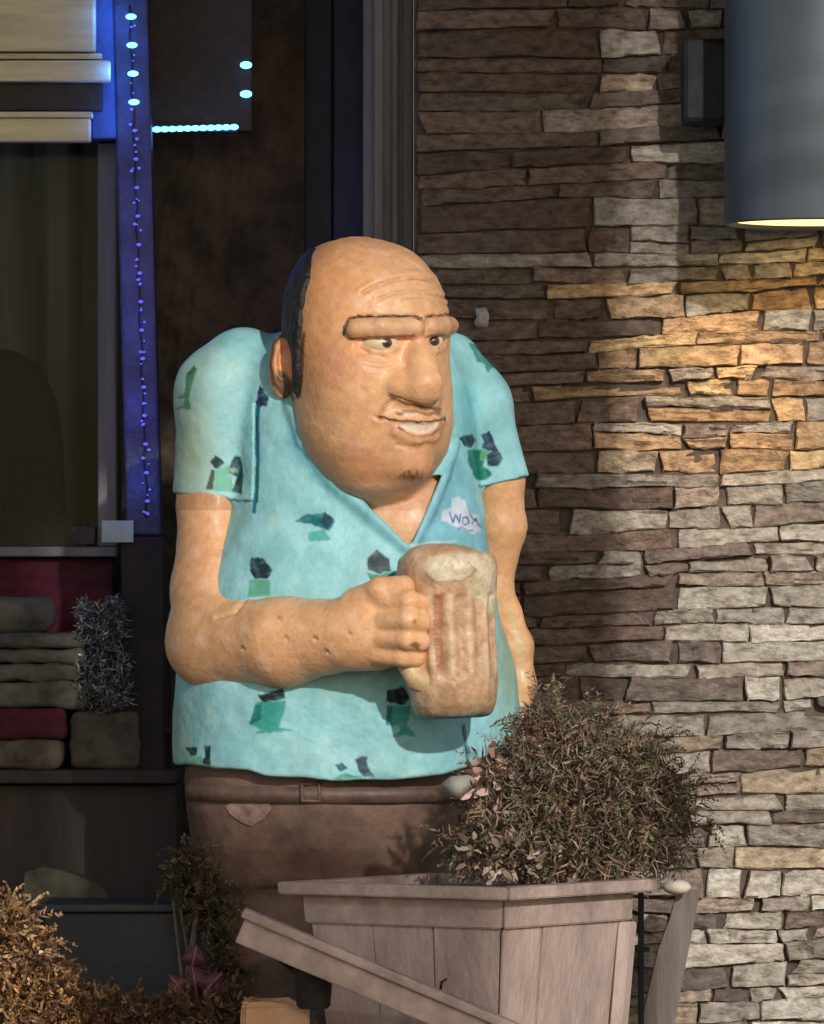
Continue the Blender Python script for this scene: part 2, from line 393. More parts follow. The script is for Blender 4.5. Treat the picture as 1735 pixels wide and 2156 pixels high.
# shirt ------------------------------------------------------------
T_SHIRT = smooth_tab([(684, 640, 900, 0.0, 0.03), (705, 565, 940, 0.0, 0.075), (740, 520, 965, 0.0, 0.105), (780, 500, 985, 0.0, 0.12), (850, 490, 1000, -0.005, 0.135), (1000, 492, 1010, -0.01, 0.15),
    (1100, 470, 1022, -0.01, 0.162), (1200, 430, 1036, -0.01, 0.175), (1300, 395, 1052, -0.01, 0.185), (1400, 372, 1084, -0.005, 0.19), (1500, 364, 1098, 0, 0.19), (1600, 363, 1098, 0, 0.187), (1680, 368, 1094, 0, 0.183)], 90)
HEM = np.array([(355, 1610), (420, 1613), (450, 1618), (520, 1622), (560, 1634), (640, 1638), (700, 1645), (760, 1643), (850, 1640), (930, 1630), (985, 1616), (1010, 1600), (1045, 1578), (1110, 1530)], float)
V_CUT = [(735, 1015), (780, 1070), (858, 1146), (868, 1140), (905, 1060), (930, 1000)]
def f_shirt_base(P):
    f = loft(P, T_SHIRT, 2.15)
    # near sleeve
    a = chain(P, [W(515, 775, 0.0), W(470, 830, -0.005), W(447, 1110, -0.015)], [0.058, 0.063, 0.0585], 0.03)
    ax, ay = to_px(P)
    a = smax(a, (ay - (1045 + (ax - 445) * 0.09)) / S, 0.003)
    f = smin(f, a, 0.016)
    b = chain(P, [W(950, 760, 0.01), W(1000, 850, 0.02), W(1062, 1040, 0.02)], [0.04, 0.046, 0.041], 0.03)
    b = smax(b, (ay - (1017 - (ax - 1050) * 0.22)) / S, 0.003)
    f = smin(f, b, 0.014)
    hem = np.interp(ax, HEM[:, 0], HEM[:, 1])
    return smax(f, (ay - hem) / S, 0.006)
LAP_L = [(612, 850), (640, 930), (700, 1015), (780, 1085), (858, 1152)]
LAP_R = [(955, 930), (935, 1000), (905, 1070), (868, 1150)]
lapL = [hit(f_shirt_base, *p) for p in LAP_L]; lapR = [hit(f_shirt_base, *p) for p in LAP_R]
def f_shirt(P):
    f = f_shirt_base(P)
    f = smin(f, chain(P, lapL, [0.008] * 5, 0.004), 0.010)
    f = smin(f, chain(P, lapR, [0.008] * 4, 0.004), 0.010)
    ax, ay = to_px(P)
    v = np.maximum(poly_d(ax, ay, V_CUT) / S, P[:, 1] + 0.02)
    f = smax(f, -v, 0.004)
    cr = np.maximum(0, 1 - line_d(ax, ay, [(541, 850), (540, 950), (537, 1055)]) / 7.0) * 0.006      # crease beside the near sleeve
    cr += np.maximum(0, 1 - line_d(ax, ay, [(975, 1530), (982, 1580), (986, 1612)]) / 5.0) * 0.005   # split in the front edge
    return f + np.where(P[:, 1] < 0, cr, 0).astype(np.float32)
V, Q = surfnet(f_shirt, W(330, 1670, -0.24) - np.array([0.03, 0, 0]), W(1140, 670, 0.24) + np.array([0.03, 0, 0]), 0.0020)
N = grad(f_shirt, V)
V = V + N * (vnoise(V, 45, 1) * 0.0011 + vnoise(V, 150, 2) * 0.0004)[:, None]
p = Paint(V, N, (162, 216, 222))
c4 = lambda L: [(347 + u * .2092, 659.3 + v * .2092) for u, v in L]
c6 = lambda L: [(902 + u * .1932, 659.3 + v * .1932) for u, v in L]
c2 = lambda L: [(333 + u * .488, 1006.3 + v * .488) for u, v in L]
# weathering, mottling, a deeper far shoulder and a paler lower belly
n1 = np.clip(vnoise(V, 28, 8) * 0.5 + 0.5, 0, 1); p.blend(n1, (140, 200, 210), 0.5)
n2 = np.clip(vnoise(V, 60, 9) - 0.3, 0, 1); p.blend(n2, (180, 224, 222), 0.7)
p.spot(395, 960, 60, 170, (178, 186, 156), 0.75); p.spot(420, 760, 60, 60, (172, 194, 176), 0.5); p.spot(375, 1560, 40, 90, (170, 192, 160), 0.5)
p.spot(1068, 1390, 26, 130, (172, 188, 156), 0.8)
p.spot(985, 850, 40, 90, (112, 184, 192), 0.8); p.spot(700, 1600, 160, 40, (172, 220, 224), 0.5)
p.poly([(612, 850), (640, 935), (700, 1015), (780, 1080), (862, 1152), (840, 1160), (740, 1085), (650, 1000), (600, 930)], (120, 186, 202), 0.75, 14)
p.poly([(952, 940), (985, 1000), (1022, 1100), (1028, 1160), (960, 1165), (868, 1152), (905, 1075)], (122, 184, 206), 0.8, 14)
G1, G2, DK, NV = (66, 132, 84), (74, 168, 152), (26, 44, 52), (28, 44, 84)
p.poly(c4([(300, 510), (330, 560), (270, 700), (240, 870), (270, 960), (80, 970), (180, 930), (190, 860), (120, 850), (200, 800), (220, 620)]), G1, 0.85)
p.poly(c4([(290, 530), (325, 560), (250, 630), (220, 610)]), (84, 92, 78), 0.8)
p.poly(c4([(955, 715), (1050, 850), (1030, 935), (915, 940), (930, 820)]), NV)
p.line(c4([(935, 950), (930, 1250), (932, 1500), (925, 1750), (900, 2000)]), (26, 124, 148), 4.2, 0.95)
p.poly(c4([(450, 1490), (510, 1430), (540, 1440), (600, 1495), (545, 1550), (490, 1545)]), (16, 46, 52))
p.poly(c4([(500, 1560), (650, 1540), (690, 1800), (510, 1790)]), (112, 186, 160), 0.9)
p.poly(c4([(460, 1570), (495, 1570), (500, 1780), (415, 1780)]), (74, 90, 70))
p.poly(c4([(700, 1440), (770, 1440), (795, 1640), (770, 1820), (680, 1800), (720, 1650), (650, 1600), (660, 1540)]), (34, 58, 68))
p.poly(c4([(655, 1560), (740, 1560), (730, 1600), (670, 1600)]), (176, 196, 180), 0.9)
p.line(c4([(40, 1815), (300, 1845), (600, 1870), (890, 1895)]), (22, 92, 104), 2.2, 0.9)
p.line(c4([(460, 1810), (880, 1850)]), (190, 224, 226), 2.5, 0.6)
p.poly(c6([(450, 340), (560, 330), (720, 580), (640, 650), (600, 560), (530, 520)]), (48, 142, 126), 0.9)
p.poly(c6([(430, 1480), (640, 1500), (600, 1650), (700, 1750), (640, 1810), (520, 1820), (440, 1650)]), (14, 120, 102))
p.poly(c6([(560, 1490), (680, 1490), (640, 1600), (560, 1600)]), (96, 172, 128), 0.9)
p.poly(c6([(330, 1360), (470, 1310), (520, 1390), (470, 1460), (400, 1450)]), (10, 52, 72))
p.poly(c6([(570, 1330), (670, 1290), (720, 1400), (810, 1580), (770, 1660), (640, 1660), (640, 1540), (700, 1500), (560, 1470), (600, 1400)]), (12, 48, 82))
p.line(c6([(540, 1885), (700, 1890), (850, 1845), (1000, 1795), (1110, 1770)]), (16, 96, 104), 2.2, 0.9)
p.poly(c2([(590, 190), (640, 160), (720, 150), (765, 190), (740, 230), (700, 210), (650, 200)]), (24, 116, 122))
p.poly(c2([(720, 145), (760, 180), (735, 225), (700, 190)]), (24, 60, 88))
p.poly(c2([(650, 235), (720, 220), (750, 270), (650, 272)]), (70, 170, 168), 0.9)
p.poly(c2([(405, 345), (450, 340), (490, 400), (470, 435), (420, 435), (395, 400)]), (32, 54, 64))
p.poly(c2([(395, 440), (485, 440), (480, 510), (385, 515)]), (92, 166, 132), 0.9)
p.poly(c2([(900, 350), (945, 310), (1000, 350), (1005, 400), (960, 415), (905, 400)]), (22, 46, 56))
p.poly(c2([(900, 408), (960, 420), (1020, 400), (1030, 440), (970, 455), (915, 440)]), (58, 138, 100))
p.poly(c2([(430, 940), (545, 905), (550, 955), (450, 968)]), (42, 46, 50))
p.poly(c2([(425, 965), (550, 965), (525, 1080), (590, 1092), (400, 1105), (445, 1085), (395, 1060)]), (64, 166, 154))
p.poly(c2([(420, 980), (445, 975), (440, 1050), (395, 1062)]), (20, 116, 116))
p.poly(c2([(985, 920), (1060, 895), (1090, 950), (1060, 980), (980, 965)]), (20, 32, 42))
p.poly(c2([(985, 980), (1090, 985), (1075, 1070), (1110, 1110), (1005, 1120), (1045, 1095), (1040, 1075), (985, 1070)]), (60, 162, 152))
p.poly(c2([(985, 990), (1010, 985), (1010, 1060), (985, 1065)]), (20, 112, 112))
p.poly(c2([(120, 1165), (165, 1160), (165, 1190), (140, 1205)]), (12, 62, 66))
p.poly(c2([(195, 1155), (228, 1155), (228, 1250), (190, 1232), (205, 1200)]), (32, 56, 60))
p.poly(c2([(145, 1210), (190, 1195), (195, 1230), (150, 1235)]), (120, 180, 150), 0.8)
p.poly(c2([(765, 1235), (800, 1230), (822, 1255), (790, 1270)]), (4, 88, 104))
p.poly(c2([(850, 1215), (900, 1195), (905, 1240), (935, 1300), (890, 1290), (860, 1260)]), (60, 82, 100))
p.poly(c2([(755, 1300), (800, 1275), (880, 1290), (900, 1310), (760, 1314)]), (70, 166, 152))
p.line(c2([(1315, 1075), (1325, 1160), (1338, 1235)]), (18, 92, 110), 1.8, 0.9)
p.poly(c2([(1265, 90), (1300, 78), (1330, 105), (1335, 140), (1385, 165), (1395, 230), (1360, 245), (1300, 215), (1215, 180), (1225, 140), (1262, 130)]), (216, 222, 236), 0.95, 4)
p.line(c2([(1258, 150), (1270, 190), (1283, 164), (1295, 194), (1303, 160)]), (70, 96, 150), 1.6); p.line(c2([(1312, 190), (1318, 172), (1336, 172), (1340, 190), (1328, 200), (1314, 195)]), (70, 96, 150), 1.5)
p.line(c2([(1345, 150), (1368, 185), (1392, 205)]), (70, 96, 150), 1.5); p.line(c2([(1350, 195), (1372, 178), (1380, 205)]), (70, 96, 150), 1.5)
p.line(c2([(1290, 222), (1310, 212), (1330, 228), (1352, 225)]), (70, 110, 160), 1.6, 0.8)
p.line([(867, 1150), (908, 1142), (960, 1140)], (206, 226, 220), 2.2, 0.7)
p.line([(x_, y_ - 4) for x_, y_ in HEM], (206, 232, 232), 2.5, 0.4)
shirt = mesh_np('shirt', V, Q, M['shirt'], statue, True, p.c)

# head, neck, arms and hands as one body ---------------------------
T_HEAD = smooth_tab([(500, 735, 778, -0.09, 0.012), (504, 708, 800, -0.09, 0.035), (514, 676, 836, -0.09, 0.06), (530, 652, 870, -0.092, 0.083), (550, 636, 893, -0.095, 0.10), (580, 620, 917, -0.10, 0.117), (620, 608, 936, -0.10, 0.13),
    (660, 603, 946, -0.10, 0.137), (700, 602, 949, -0.10, 0.14), (760, 604, 947, -0.10, 0.14), (800, 608, 951, -0.10, 0.14), (850, 614, 955, -0.10, 0.138), (900, 619, 955, -0.105, 0.132), (950, 637, 944, -0.11, 0.122),
    (1000, 670, 914, -0.115, 0.105), (1030, 700, 888, -0.12, 0.085), (1050, 728, 866, -0.12, 0.062), (1064, 770, 836, -0.12, 0.03), (1069, 790, 815, -0.12, 0.012)], 120)
f_skull = lambda P: loft(P, T_HEAD, 2.1)
def on(px, py, out=0.0):
    c = hit(f_skull, px, py); n = grad(f_skull, c[None])[0]; return c + n * out
brow_near = [on(750, 692, 0.004), on(800, 691, 0.006), on(866, 690, 0.008)]
brow_far = [on(897, 688, 0.006), on(925, 687, 0.003), on(948, 686, -0.001)]
nose_pts = [on(884, 716, -0.003), on(876, 760, 0.012), on(872, 808, 0.024)]
wing_n = on(842, 812, 0.004); wing_f = on(908, 826, 0.002); nose_low = on(872, 832, 0.016)
lip_up = [on(798, 876, -0.004), on(832, 879, 0.003), on(872, 880, 0.006), on(906, 880, 0.005), on(934, 876, -0.002)]
lip_lo = [on(816, 892, -0.006), on(834, 908, 0.003), on(872, 926, 0.007), on(908, 918, 0.005), on(932, 893, -0.005)]
mouth_c = on(877, 899, 0.004); chin = on(872, 985, -0.012); muz = on(872, 885, -0.028); cheek = on(740, 800, -0.05)
hol_n = on(802, 728, 0.008); hol_f = on(920, 725, 0.008)
eye_n = on(802, 722, -0.009); eye_f = on(920, 719, -0.010)
lid_n = [on(764, 728, -0.004), on(785, 740, -0.001), on(810, 742, 0.0), on(836, 730, -0.001)]; lid_f = [on(898, 728, -0.003), on(918, 740, -0.002), on(938, 730, -0.005)]
ear_c = W(594, 772, -0.118)
thumb = [W(752, 1268, -0.27), W(800, 1242, -0.30), W(850, 1234, -0.305)]
fing = [([W(812, 1268, -0.300), W(862, 1266, -0.322), W(886, 1272, -0.308)], 0.0150), ([W(812, 1308, -0.306), W(860, 1306, -0.329), W(886, 1310, -0.314)], 0.0155),
        ([W(810, 1346, -0.303), W(856, 1347, -0.325), W(884, 1350, -0.310)], 0.0150), ([W(800, 1378, -0.293), W(848, 1383, -0.311), W(876, 1384, -0.298)], 0.0140)]
Z_HEAD, Z_ARM = W(0, 1120, -0.1)[2], W(0, 800, 0)[2]
def f_head(P):
    f = f_skull(P)
    f = smin(f, ell(P, cheek, (0.055, 0.055, 0.06)), 0.03)
    f = smin(f, ell(P, muz, (0.05, 0.038, 0.045)), 0.02)
    f = smin(f, ell(P, chin, (0.032, 0.028, 0.026)), 0.022)
    # eye hollows under the brow
    f = smax(f, -ell(P, hol_n, (0.036, 0.016, 0.017)), 0.008)
    f = smax(f, -ell(P, hol_f, (0.022, 0.016, 0.016)), 0.008)
    f = smin(f, chain(P, brow_near, [0.0145, 0.015, 0.0145], 0.004), 0.003)
    f = smin(f, chain(P, brow_far, [0.0140, 0.0145, 0.013], 0.004), 0.003)
    f = smin(f, chain(P, lid_n, [0.004, 0.0048, 0.0048, 0.004], 0.003), 0.006); f = smin(f, chain(P, lid_f, [0.004, 0.0045, 0.004], 0.003), 0.006)
    ns = chain(P, nose_pts, [0.012, 0.018, 0.026], 0.014)
    ns = smin(ns, ell(P, wing_n, (0.022, 0.02, 0.018)), 0.014); ns = smin(ns, ell(P, wing_f, (0.017, 0.02, 0.017)), 0.012)
    ns = smin(ns, ell(P, nose_low, (0.026, 0.02, 0.014)), 0.012)
    f = smin(f, ns, 0.014)
    f = smin(f, chain(P, lip_up, [0.004, 0.006, 0.006, 0.006, 0.004], 0.004), 0.006)
    f = smin(f, chain(P, lip_lo, [0.003, 0.0060, 0.0080, 0.0060, 0.003], 0.004), 0.006)
    e = ell(P, ear_c, (0.0195, 0.020, 0.045)); e = smax(e, -ell(P, ear_c + np.array([0.004, -0.022, 0.008]), (0.012, 0.016, 0.026)), 0.003); e = smin(e, cap(P, ear_c + np.array([0.004, -0.008, 0.012]), ear_c + np.array([0.008, -0.012, -0.016]), 0.005, 0.006), 0.004)
    return smin(f, e, 0.006)
def f_trunk(P):                                     # neck and chest inside the shirt, linking head and arms
    f = cap(P, W(800, 960, -0.05), W(850, 1110, -0.075), 0.075, 0.08)
    return smin(f, chain(P, [W(470, 850, 0.0), W(760, 900, 0.0), W(1010, 850, 0.02)], [0.045, 0.06, 0.03], 0.02), 0.01)
def f_arms(P):
    arm = chain(P, [W(468, 850, -0.005), W(449, 1060, -0.02), W(444, 1240, -0.05), W(452, 1350, -0.085), W(600, 1352, -0.185), W(725, 1336, -0.245)], [0.044, 0.0475, 0.0525, 0.0645, 0.058, 0.050], 0.02)
    arm = smin(arm, ell(P, W(790, 1322, -0.265), (0.060, 0.047, 0.058)), 0.02)
    for pts, r in fing: arm = smin(arm, chain(P, pts, [r, r, r * 0.95], 0.004), 0.006)
    arm = smin(arm, chain(P, thumb, [0.020, 0.017, 0.015], 0.006), 0.010)
    far = chain(P, [W(1010, 860, 0.02), W(1052, 1000, 0.02), W(1056, 1110, 0.025), W(1042, 1235, 0.04), W(1062, 1290, 0.05), W(1088, 1360, 0.05), W(1096, 1440, 0.05), W(1082, 1540, 0.045)], [0.03, 0.034, 0.0335, 0.024, 0.022, 0.022, 0.021, 0.02], 0.012)
    return np.minimum(arm, far)
def f_body(P):
    f = f_trunk(P).astype(np.float32)
    i = P[:, 2] > Z_HEAD
    if i.any(): f[i] = smin(f[i], f_head(P[i]), 0.012)
    i = P[:, 2] < Z_ARM
    if i.any(): f[i] = smin(f[i], f_arms(P[i]), 0.004)
    return f
V, Q = surfnet(f_body, (-0.37, -0.375, W(0, 1580, 0)[2]), (0.21, 0.10, W(0, 485, 0)[2]), 0.0021)
N = grad(f_body, V); vx, vy = to_px(V)
disp = vnoise(V, 60, 11) * 0.0007 + vnoise(V, 190, 12) * 0.00035
def groove(pl, w, d, bulge=0.0):
    global disp
    q_ = line_d(vx + vnoise(V, 120, 13) * 1.2, vy + vnoise(V, 120, 14) * 1.2, pl)
    disp = disp + np.where(N[:, 1] < 0.3, -d * np.exp(-(q_ / w) ** 2) + bulge * np.exp(-((q_ - 2.6 * w) / (1.6 * w)) ** 2), 0)
groove([(764, 616), (800, 596), (846, 585), (880, 584), (916, 592)], 3.6, 0.0034, 0.0012)
groove([(800, 628), (831, 617), (876, 611), (937, 628)], 3.4, 0.0026, 0.001)
groove([(850, 634), (895, 630), (940, 645)], 3.0, 0.0018, 0.0008)
groove([(764, 756), (800, 762), (836, 754)], 3.0, 0.0012, 0.0002); groove([(772, 772), (800, 777), (831, 773)], 3.0, 0.0012, 0.0002)
groove([(826, 842), (808, 856), (796, 880)], 3.4, 0.0034, 0.0012); groove([(786, 876), (802, 884), (818, 884)], 2.8, 0.0024)
groove([(724, 700), (733, 670), (760, 665), (872, 664), (888, 674), (900, 665), (950, 662)], 2.6, 0.0022)
groove([(818, 830), (850, 843), (890, 856), (926, 862)], 3.2, 0.0024)
groove([(838, 938), (866, 944), (900, 936)], 6, 0.0022)
for (gx, gy) in ((600, 1341), (662, 1342), (508, 1364), (735, 1335), (686, 1372), (586, 1300)): groove([(gx, gy), (gx + 4, gy + 4)], 3.2, 0.0028)
groove([(527, 1200), (524, 1250), (496, 1290), (455, 1300)], 4, 0.0024, 0.001)
TEETH = [(836, 889), (856, 891), (890, 893), (925, 888), (917, 901), (902, 909), (880, 914), (858, 908), (843, 899)]
disp = disp - 0.0035 * np.clip(0.5 - poly_d(vx, vy, TEETH) / 4, 0, 1) * (N[:, 1] < 0.3)
V = V + N * disp[:, None]
p = Paint(V, N, (238, 186, 138))
p.blend(np.clip(vnoise(V, 40, 21) * 0.5 + 0.5, 0, 1), (224, 170, 128), 0.6); p.blend(np.clip(vnoise(V, 75, 22) - 0.25, 0, 1), (240, 196, 164), 0.8)
hm = (vy < 1075) & (vx < 962) & (V[:, 1] < 0.02)
p.front = p.front & hm
p.blend(hm * np.clip(1 - (vx - 640) / 170, 0, 1) * np.clip((900 - vy) / 160, 0, 1), (226, 152, 90), 0.7)          # more orange towards the near temple
p.spot(860, 620, 90, 36, (226, 182, 138), 0.7)
p.spot(700, 770, 60, 40, (216, 152, 118), 0.6); p.spot(800, 765, 40, 20, (220, 166, 132), 0.6)
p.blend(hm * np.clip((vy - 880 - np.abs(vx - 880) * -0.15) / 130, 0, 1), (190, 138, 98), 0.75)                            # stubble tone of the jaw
p.spot(876, 972, 34, 18, (212, 156, 118), 0.7)
p.poly([(728, 670), (745, 667), (872, 668), (876, 690), (870, 712), (740, 712), (730, 700)], (206, 164, 128), 0.6, 5)
p.poly([(886, 670), (945, 666), (962, 680), (955, 706), (890, 710)], (206, 164, 128), 0.6, 5)
p.line([(724, 704), (726, 685), (735, 670), (760, 666), (872, 665), (884, 672)], (44, 28, 22), 2.7, 1.0); p.line([(896, 667), (912, 664), (952, 662)], (44, 28, 22), 2.3, 1.0)
p.line([(733, 714), (780, 711), (836, 708), (872, 706)], (96, 58, 36), 2.4, 0.7); p.line([(895, 709), (935, 706)], (96, 58, 36), 2.2, 0.7)
p.line([(820, 832), (850, 846), (890, 859), (926, 863)], (96, 66, 52), 4.4, 0.8)  # shadow line under the nose, painted in
p.poly(TEETH, (226, 208, 186), 1.0, 3); p.line([(797, 879), (840, 886), (891, 889), (937, 882)], (66, 38, 30), 2.3, 0.95); p.line([(838, 901), (858, 913), (880, 920), (906, 915), (923, 904)], (96, 58, 46), 1.9, 0.9); p.line([(838, 870), (862, 866), (900, 872), (926, 870)], (92, 62, 50), 3.4, 0.65)
p.line([(812, 890), (838, 908), (884, 924), (922, 908), (938, 890)], (196, 144, 122), 4.5, 0.6)
p.line([(826, 842), (808, 856), (797, 876)], (150, 100, 70), 1.8, 0.7)
p.line([(764, 616), (800, 596), (846, 585), (916, 592)], (170, 116, 74), 1.7, 0.6); p.line([(800, 628), (831, 617), (876, 611), (937, 628)], (180, 128, 88), 1.5, 0.5)
p.spot(866, 1008, 26, 13, (116, 76, 48), 0.9)
_r = random.Random(5)
for k in range(15):
    x0 = 842 + k * 3.4 + _r.uniform(-1.5, 1.5); y0_ = 992 + _r.uniform(-3, 9); L_ = _r.uniform(9, 22)
    p.line([(x0, y0_), (x0 + (x0 - 866) * 0.06 - 2, y0_ + L_ * 0.5), (x0 - (x0 - 866) * 0.10 - 1, y0_ + L_)], (74, 46, 28), 1.0, _r.uniform(0.5, 0.9))
p.poly([(623, 800), (636, 700), (642, 700), (640, 770), (634, 838), (622, 842)], (58, 44, 40), 0.9, 4)
p.line([(612, 712), (590, 706), (574, 726), (570, 768), (578, 808), (600, 836), (614, 838)], (66, 50, 46), 4.5, 0.85, 4)
p.poly([(584, 778), (600, 782), (616, 812), (616, 838), (596, 830), (580, 800)], (78, 62, 56), 0.85, 6)
p.spot(600, 748, 11, 20, (222, 172, 148), 0.9)
p.front = N[:, 1] < 0.25
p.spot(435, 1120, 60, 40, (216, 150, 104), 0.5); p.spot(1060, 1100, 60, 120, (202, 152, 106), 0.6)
p.poly([(1056, 1262), (1085, 1290), (1112, 1380), (1100, 1520), (1086, 1530), (1092, 1400), (1076, 1320)], (206, 184, 138), 0.7, 10)
p.poly([(862, 1355), (874, 1350), (886, 1358), (884, 1372), (874, 1364)], (120, 76, 40), 0.8, 3); p.poly([(866, 1306), (876, 1302), (878, 1314), (868, 1314)], (140, 92, 56), 0.7, 3)
for (gx, gy) in ((600, 1341), (662, 1342), (508, 1364), (735, 1335), (686, 1372), (586, 1300)): p.spot(gx, gy, 4, 4, (120, 80, 52), 0.8)
p.poly([(735, 1015), (790, 1075), (860, 1150), (905, 1060), (925, 1010)], (222, 178, 146), 0.6 , 10)
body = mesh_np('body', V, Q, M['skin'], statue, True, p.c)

# hair -------------------------------------------------------------
BH = np.array([(505, 690), (522, 669), (576, 654), (635, 642), (709, 636), (768, 634), (845, 628)], float)
nf = np.array([0.50, -0.866])
tb = []
for yy, xx in BH:
    c = hit(f_skull, xx, yy); tb.append((c[2], c[0] * nf[0] + c[1] * nf[1]))
tb = np.array(sorted(tb))
def f_hair(P):
    t = np.interp(P[:, 2], tb[:, 0], tb[:, 1]) + vnoise(P, 130, 78) * 0.0030 + vnoise(P, 420, 79) * 0.0014
    f = f_skull(P) - 0.006 - (vnoise(P * np.array([1, 1, 0.5]), 190, 77) * 0.0016).astype(np.float32)
    f = smax(f, (P[:, 0] * nf[0] + P[:, 1] * nf[1] - t).astype(np.float32), 0.006)
    f = np.maximum(f, -(f_skull(P) + 0.006))
    f = smax(f, W(0, 842, -0.1)[2] - P[:, 2] + np.maximum(0, W(636, 0, -0.1)[0] - 0.004 - P[:, 0]) * 1.2, 0.004); f = smax(f, P[:, 0] - W(740, 0, 0)[0], 0.004)
    return smax(f, -(ell(P, ear_c + np.array([-0.008, -0.012, -0.002]), (0.0275, 0.06, 0.046))), 0.004).astype(np.float32)
V, Q = surfnet(f_hair, W(580, 860, -0.26), W(980, 485, 0.09), 0.0024)
mesh_np('hair', V, Q, M['hair'], statue, True)

# eyes, teeth ------------------------------------------------------
for (c, r, ic) in ((eye_n, (0.0255, 0.017, 0.0145), (815, 722)), (eye_f, (0.0175, 0.015, 0.0145), (915, 718))):
    V, Q = surfnet(lambda P: ell(P, c, r).astype(np.float32), c - np.array(r) - 0.003, c + np.array(r) + 0.003, 0.0011)
    N = (V - c); N /= np.linalg.norm(N, axis=1, keepdims=True)
    p = Paint(V, N, (232, 216, 180)); p.jx, p.jy = p.x, p.y
    p.line([ic, (ic[0] + 0.1, ic[1])], (86, 50, 28), 10.5, 1, 2); p.line([ic, (ic[0] + 0.1, ic[1])], (22, 14, 12), 4.2, 1, 2)
    mesh_np('eye', V, Q, M['eye'], statue, True, p.c)
# mug --------------------------------------------------------------
MY = -0.255
ma, mb_ = W(940, 1165, MY), W(957, 1512, MY)
ax_ = (ma - mb_) / np.linalg.norm(ma - mb_); ml = float(np.linalg.norm(ma - mb_))
uy = np.array([0, -1.0, 0]); ux = np.cross(uy, ax_); ux /= np.linalg.norm(ux)
def mug_loc(P):
    d = P - mb_.astype(np.float32); h = d @ ax_.astype(np.float32); a = d @ ux.astype(np.float32); b = d @ uy.astype(np.float32)
    return h, a, b
def f_mug(P):
    h, a, b = mug_loc(P); r = np.hypot(a, b); th = np.arctan2(a, b)
    R = np.interp(h / ml, [0, 0.08, 0.2, 0.62, 0.75, 0.9, 1.0], [0.050, 0.058, 0.062, 0.062, 0.066, 0.069, 0.065])
    band = np.clip((h / ml - 0.23) / 0.05, 0, 1) * np.clip((0.76 - h / ml) / 0.03, 0, 1)
    R = R + band * (0.0024 * np.cos(th * 14) - 0.0012)
    f = (r - R) * 0.8
    f = smax(f, np.maximum(-h, h - ml), 0.010)
    f = smin(f, ell(P, ma + ax_ * 0.0 + uy * 0.012 + ux * 0.006, (0.048, 0.044, 0.014)), 0.008)      # head of foam
    return f.astype(np.float32)
V, Q = surfnet(f_mug, np.minimum(ma, mb_) - 0.085, np.maximum(ma, mb_) + 0.085, 0.0021)
N = grad(f_mug, V); V = V + N * (vnoise(V, 170, 31) * 0.0005)[:, None]
p = Paint(V, N, (218, 182, 148)); h, a, b = mug_loc(V.astype(np.float32)); th = np.arctan2(a, b)
p.blend(np.clip(vnoise(V, 70, 32) * 0.5 + 0.5, 0, 1), (206, 164, 130), 0.6)
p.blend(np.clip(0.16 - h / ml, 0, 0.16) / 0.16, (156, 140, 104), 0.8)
band = ((h / ml > 0.25) & (h / ml < 0.75))
p.blend(band * np.clip(np.cos(th * 14), 0, 1), (236, 208, 176), 0.6)
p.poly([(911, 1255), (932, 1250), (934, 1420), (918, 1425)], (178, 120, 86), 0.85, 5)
p.poly([(893, 1200), (905, 1172), (950, 1164), (1020, 1160), (1042, 1190), (1048, 1290), (1030, 1292), (1012, 1262), (985, 1250), (980, 1222), (920, 1224)], (230, 218, 188), 0.95, 6)
p.line([(897, 1208), (920, 1226), (975, 1222), (1000, 1200), (985, 1182)], (168, 138, 104), 2, 0.7)
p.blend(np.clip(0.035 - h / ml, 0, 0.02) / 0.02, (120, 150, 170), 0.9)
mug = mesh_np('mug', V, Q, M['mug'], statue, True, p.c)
bm = bmesh.new()
tube(bm, [W(880, 1262, -0.295), W(858, 1266, -0.295), W(850, 1320, -0.295), W(856, 1400, -0.29), W(874, 1428, -0.29), W(905, 1434, -0.29)], [0.011, 0.012, 0.012, 0.013, 0.017, 0.019], 12)
hd = obj('handle', bm, mat('mug_handle', (212, 186, 140), (186, 152, 112), 40, 0.45, 0.4, 100), mug, True)

# trousers, belt, shoes -------------------------------------------
T_TR = [(1560, 400, 1020, 0, 0.15), (1640, 392, 1000, 0, 0.15), (1700, 396, 985, 0.0, 0.148), (1780, 420, 960, 0.0, 0.14), (1850, 450, 950, 0, 0.12)]
def f_tr(P):
    f = loft(P, T_TR, 2.2)
    f = smin(f, cap(P, W(566, 1760, 0), W(590, 2330, 0), 0.098, 0.078), 0.03)
    f = smin(f, cap(P, W(820, 1760, 0), W(815, 2330, 0), 0.095, 0.078), 0.03)
    f = smax(f, W(0, 2345, 0)[2] - P[:, 2], 0.006)
    return f.astype(np.float32)
V, Q = surfnet(f_tr, W(340, 2360, -0.2), W(1060, 1550, 0.2), 0.005)
N = grad(f_tr, V); vx, vy = to_px(V)
fold = vnoise(V * np.array([1, 1, 0.6]), 26, 41) * 0.004 + vnoise(V, 70, 42) * 0.0012
V = V + N * fold[:, None]
tr = mesh_np('trousers', V, Q, M['trousers'], statue, True)
bm = bmesh.new(); pts = []
for k in range(40):
    px_ = 386 + k * 15.9
    pts.append(hit(f_tr, min(max(px_, 397), 992), 1668 + 6 * math.sin(k * 0.08), -0.4) + np.array([0, -0.003, 0]))
for i in range(len(pts) - 1):
    a, b = pts[i], pts[i + 1]
    w_ = 0.011
    v = [bm.verts.new(x) for x in (a - [0, 0, w_], b - [0, 0, w_], b + [0, 0, w_], a + [0, 0, w_])]
    bm.faces.new(v)
bmesh.ops.remove_doubles(bm, verts=bm.verts, dist=1e-5)
bmesh.ops.solidify(bm, geom=bm.faces, thickness=-0.005)
obj('belt', bm, M['belt'], tr, True)
bc = hit(f_tr, 654, 1668, -0.4)
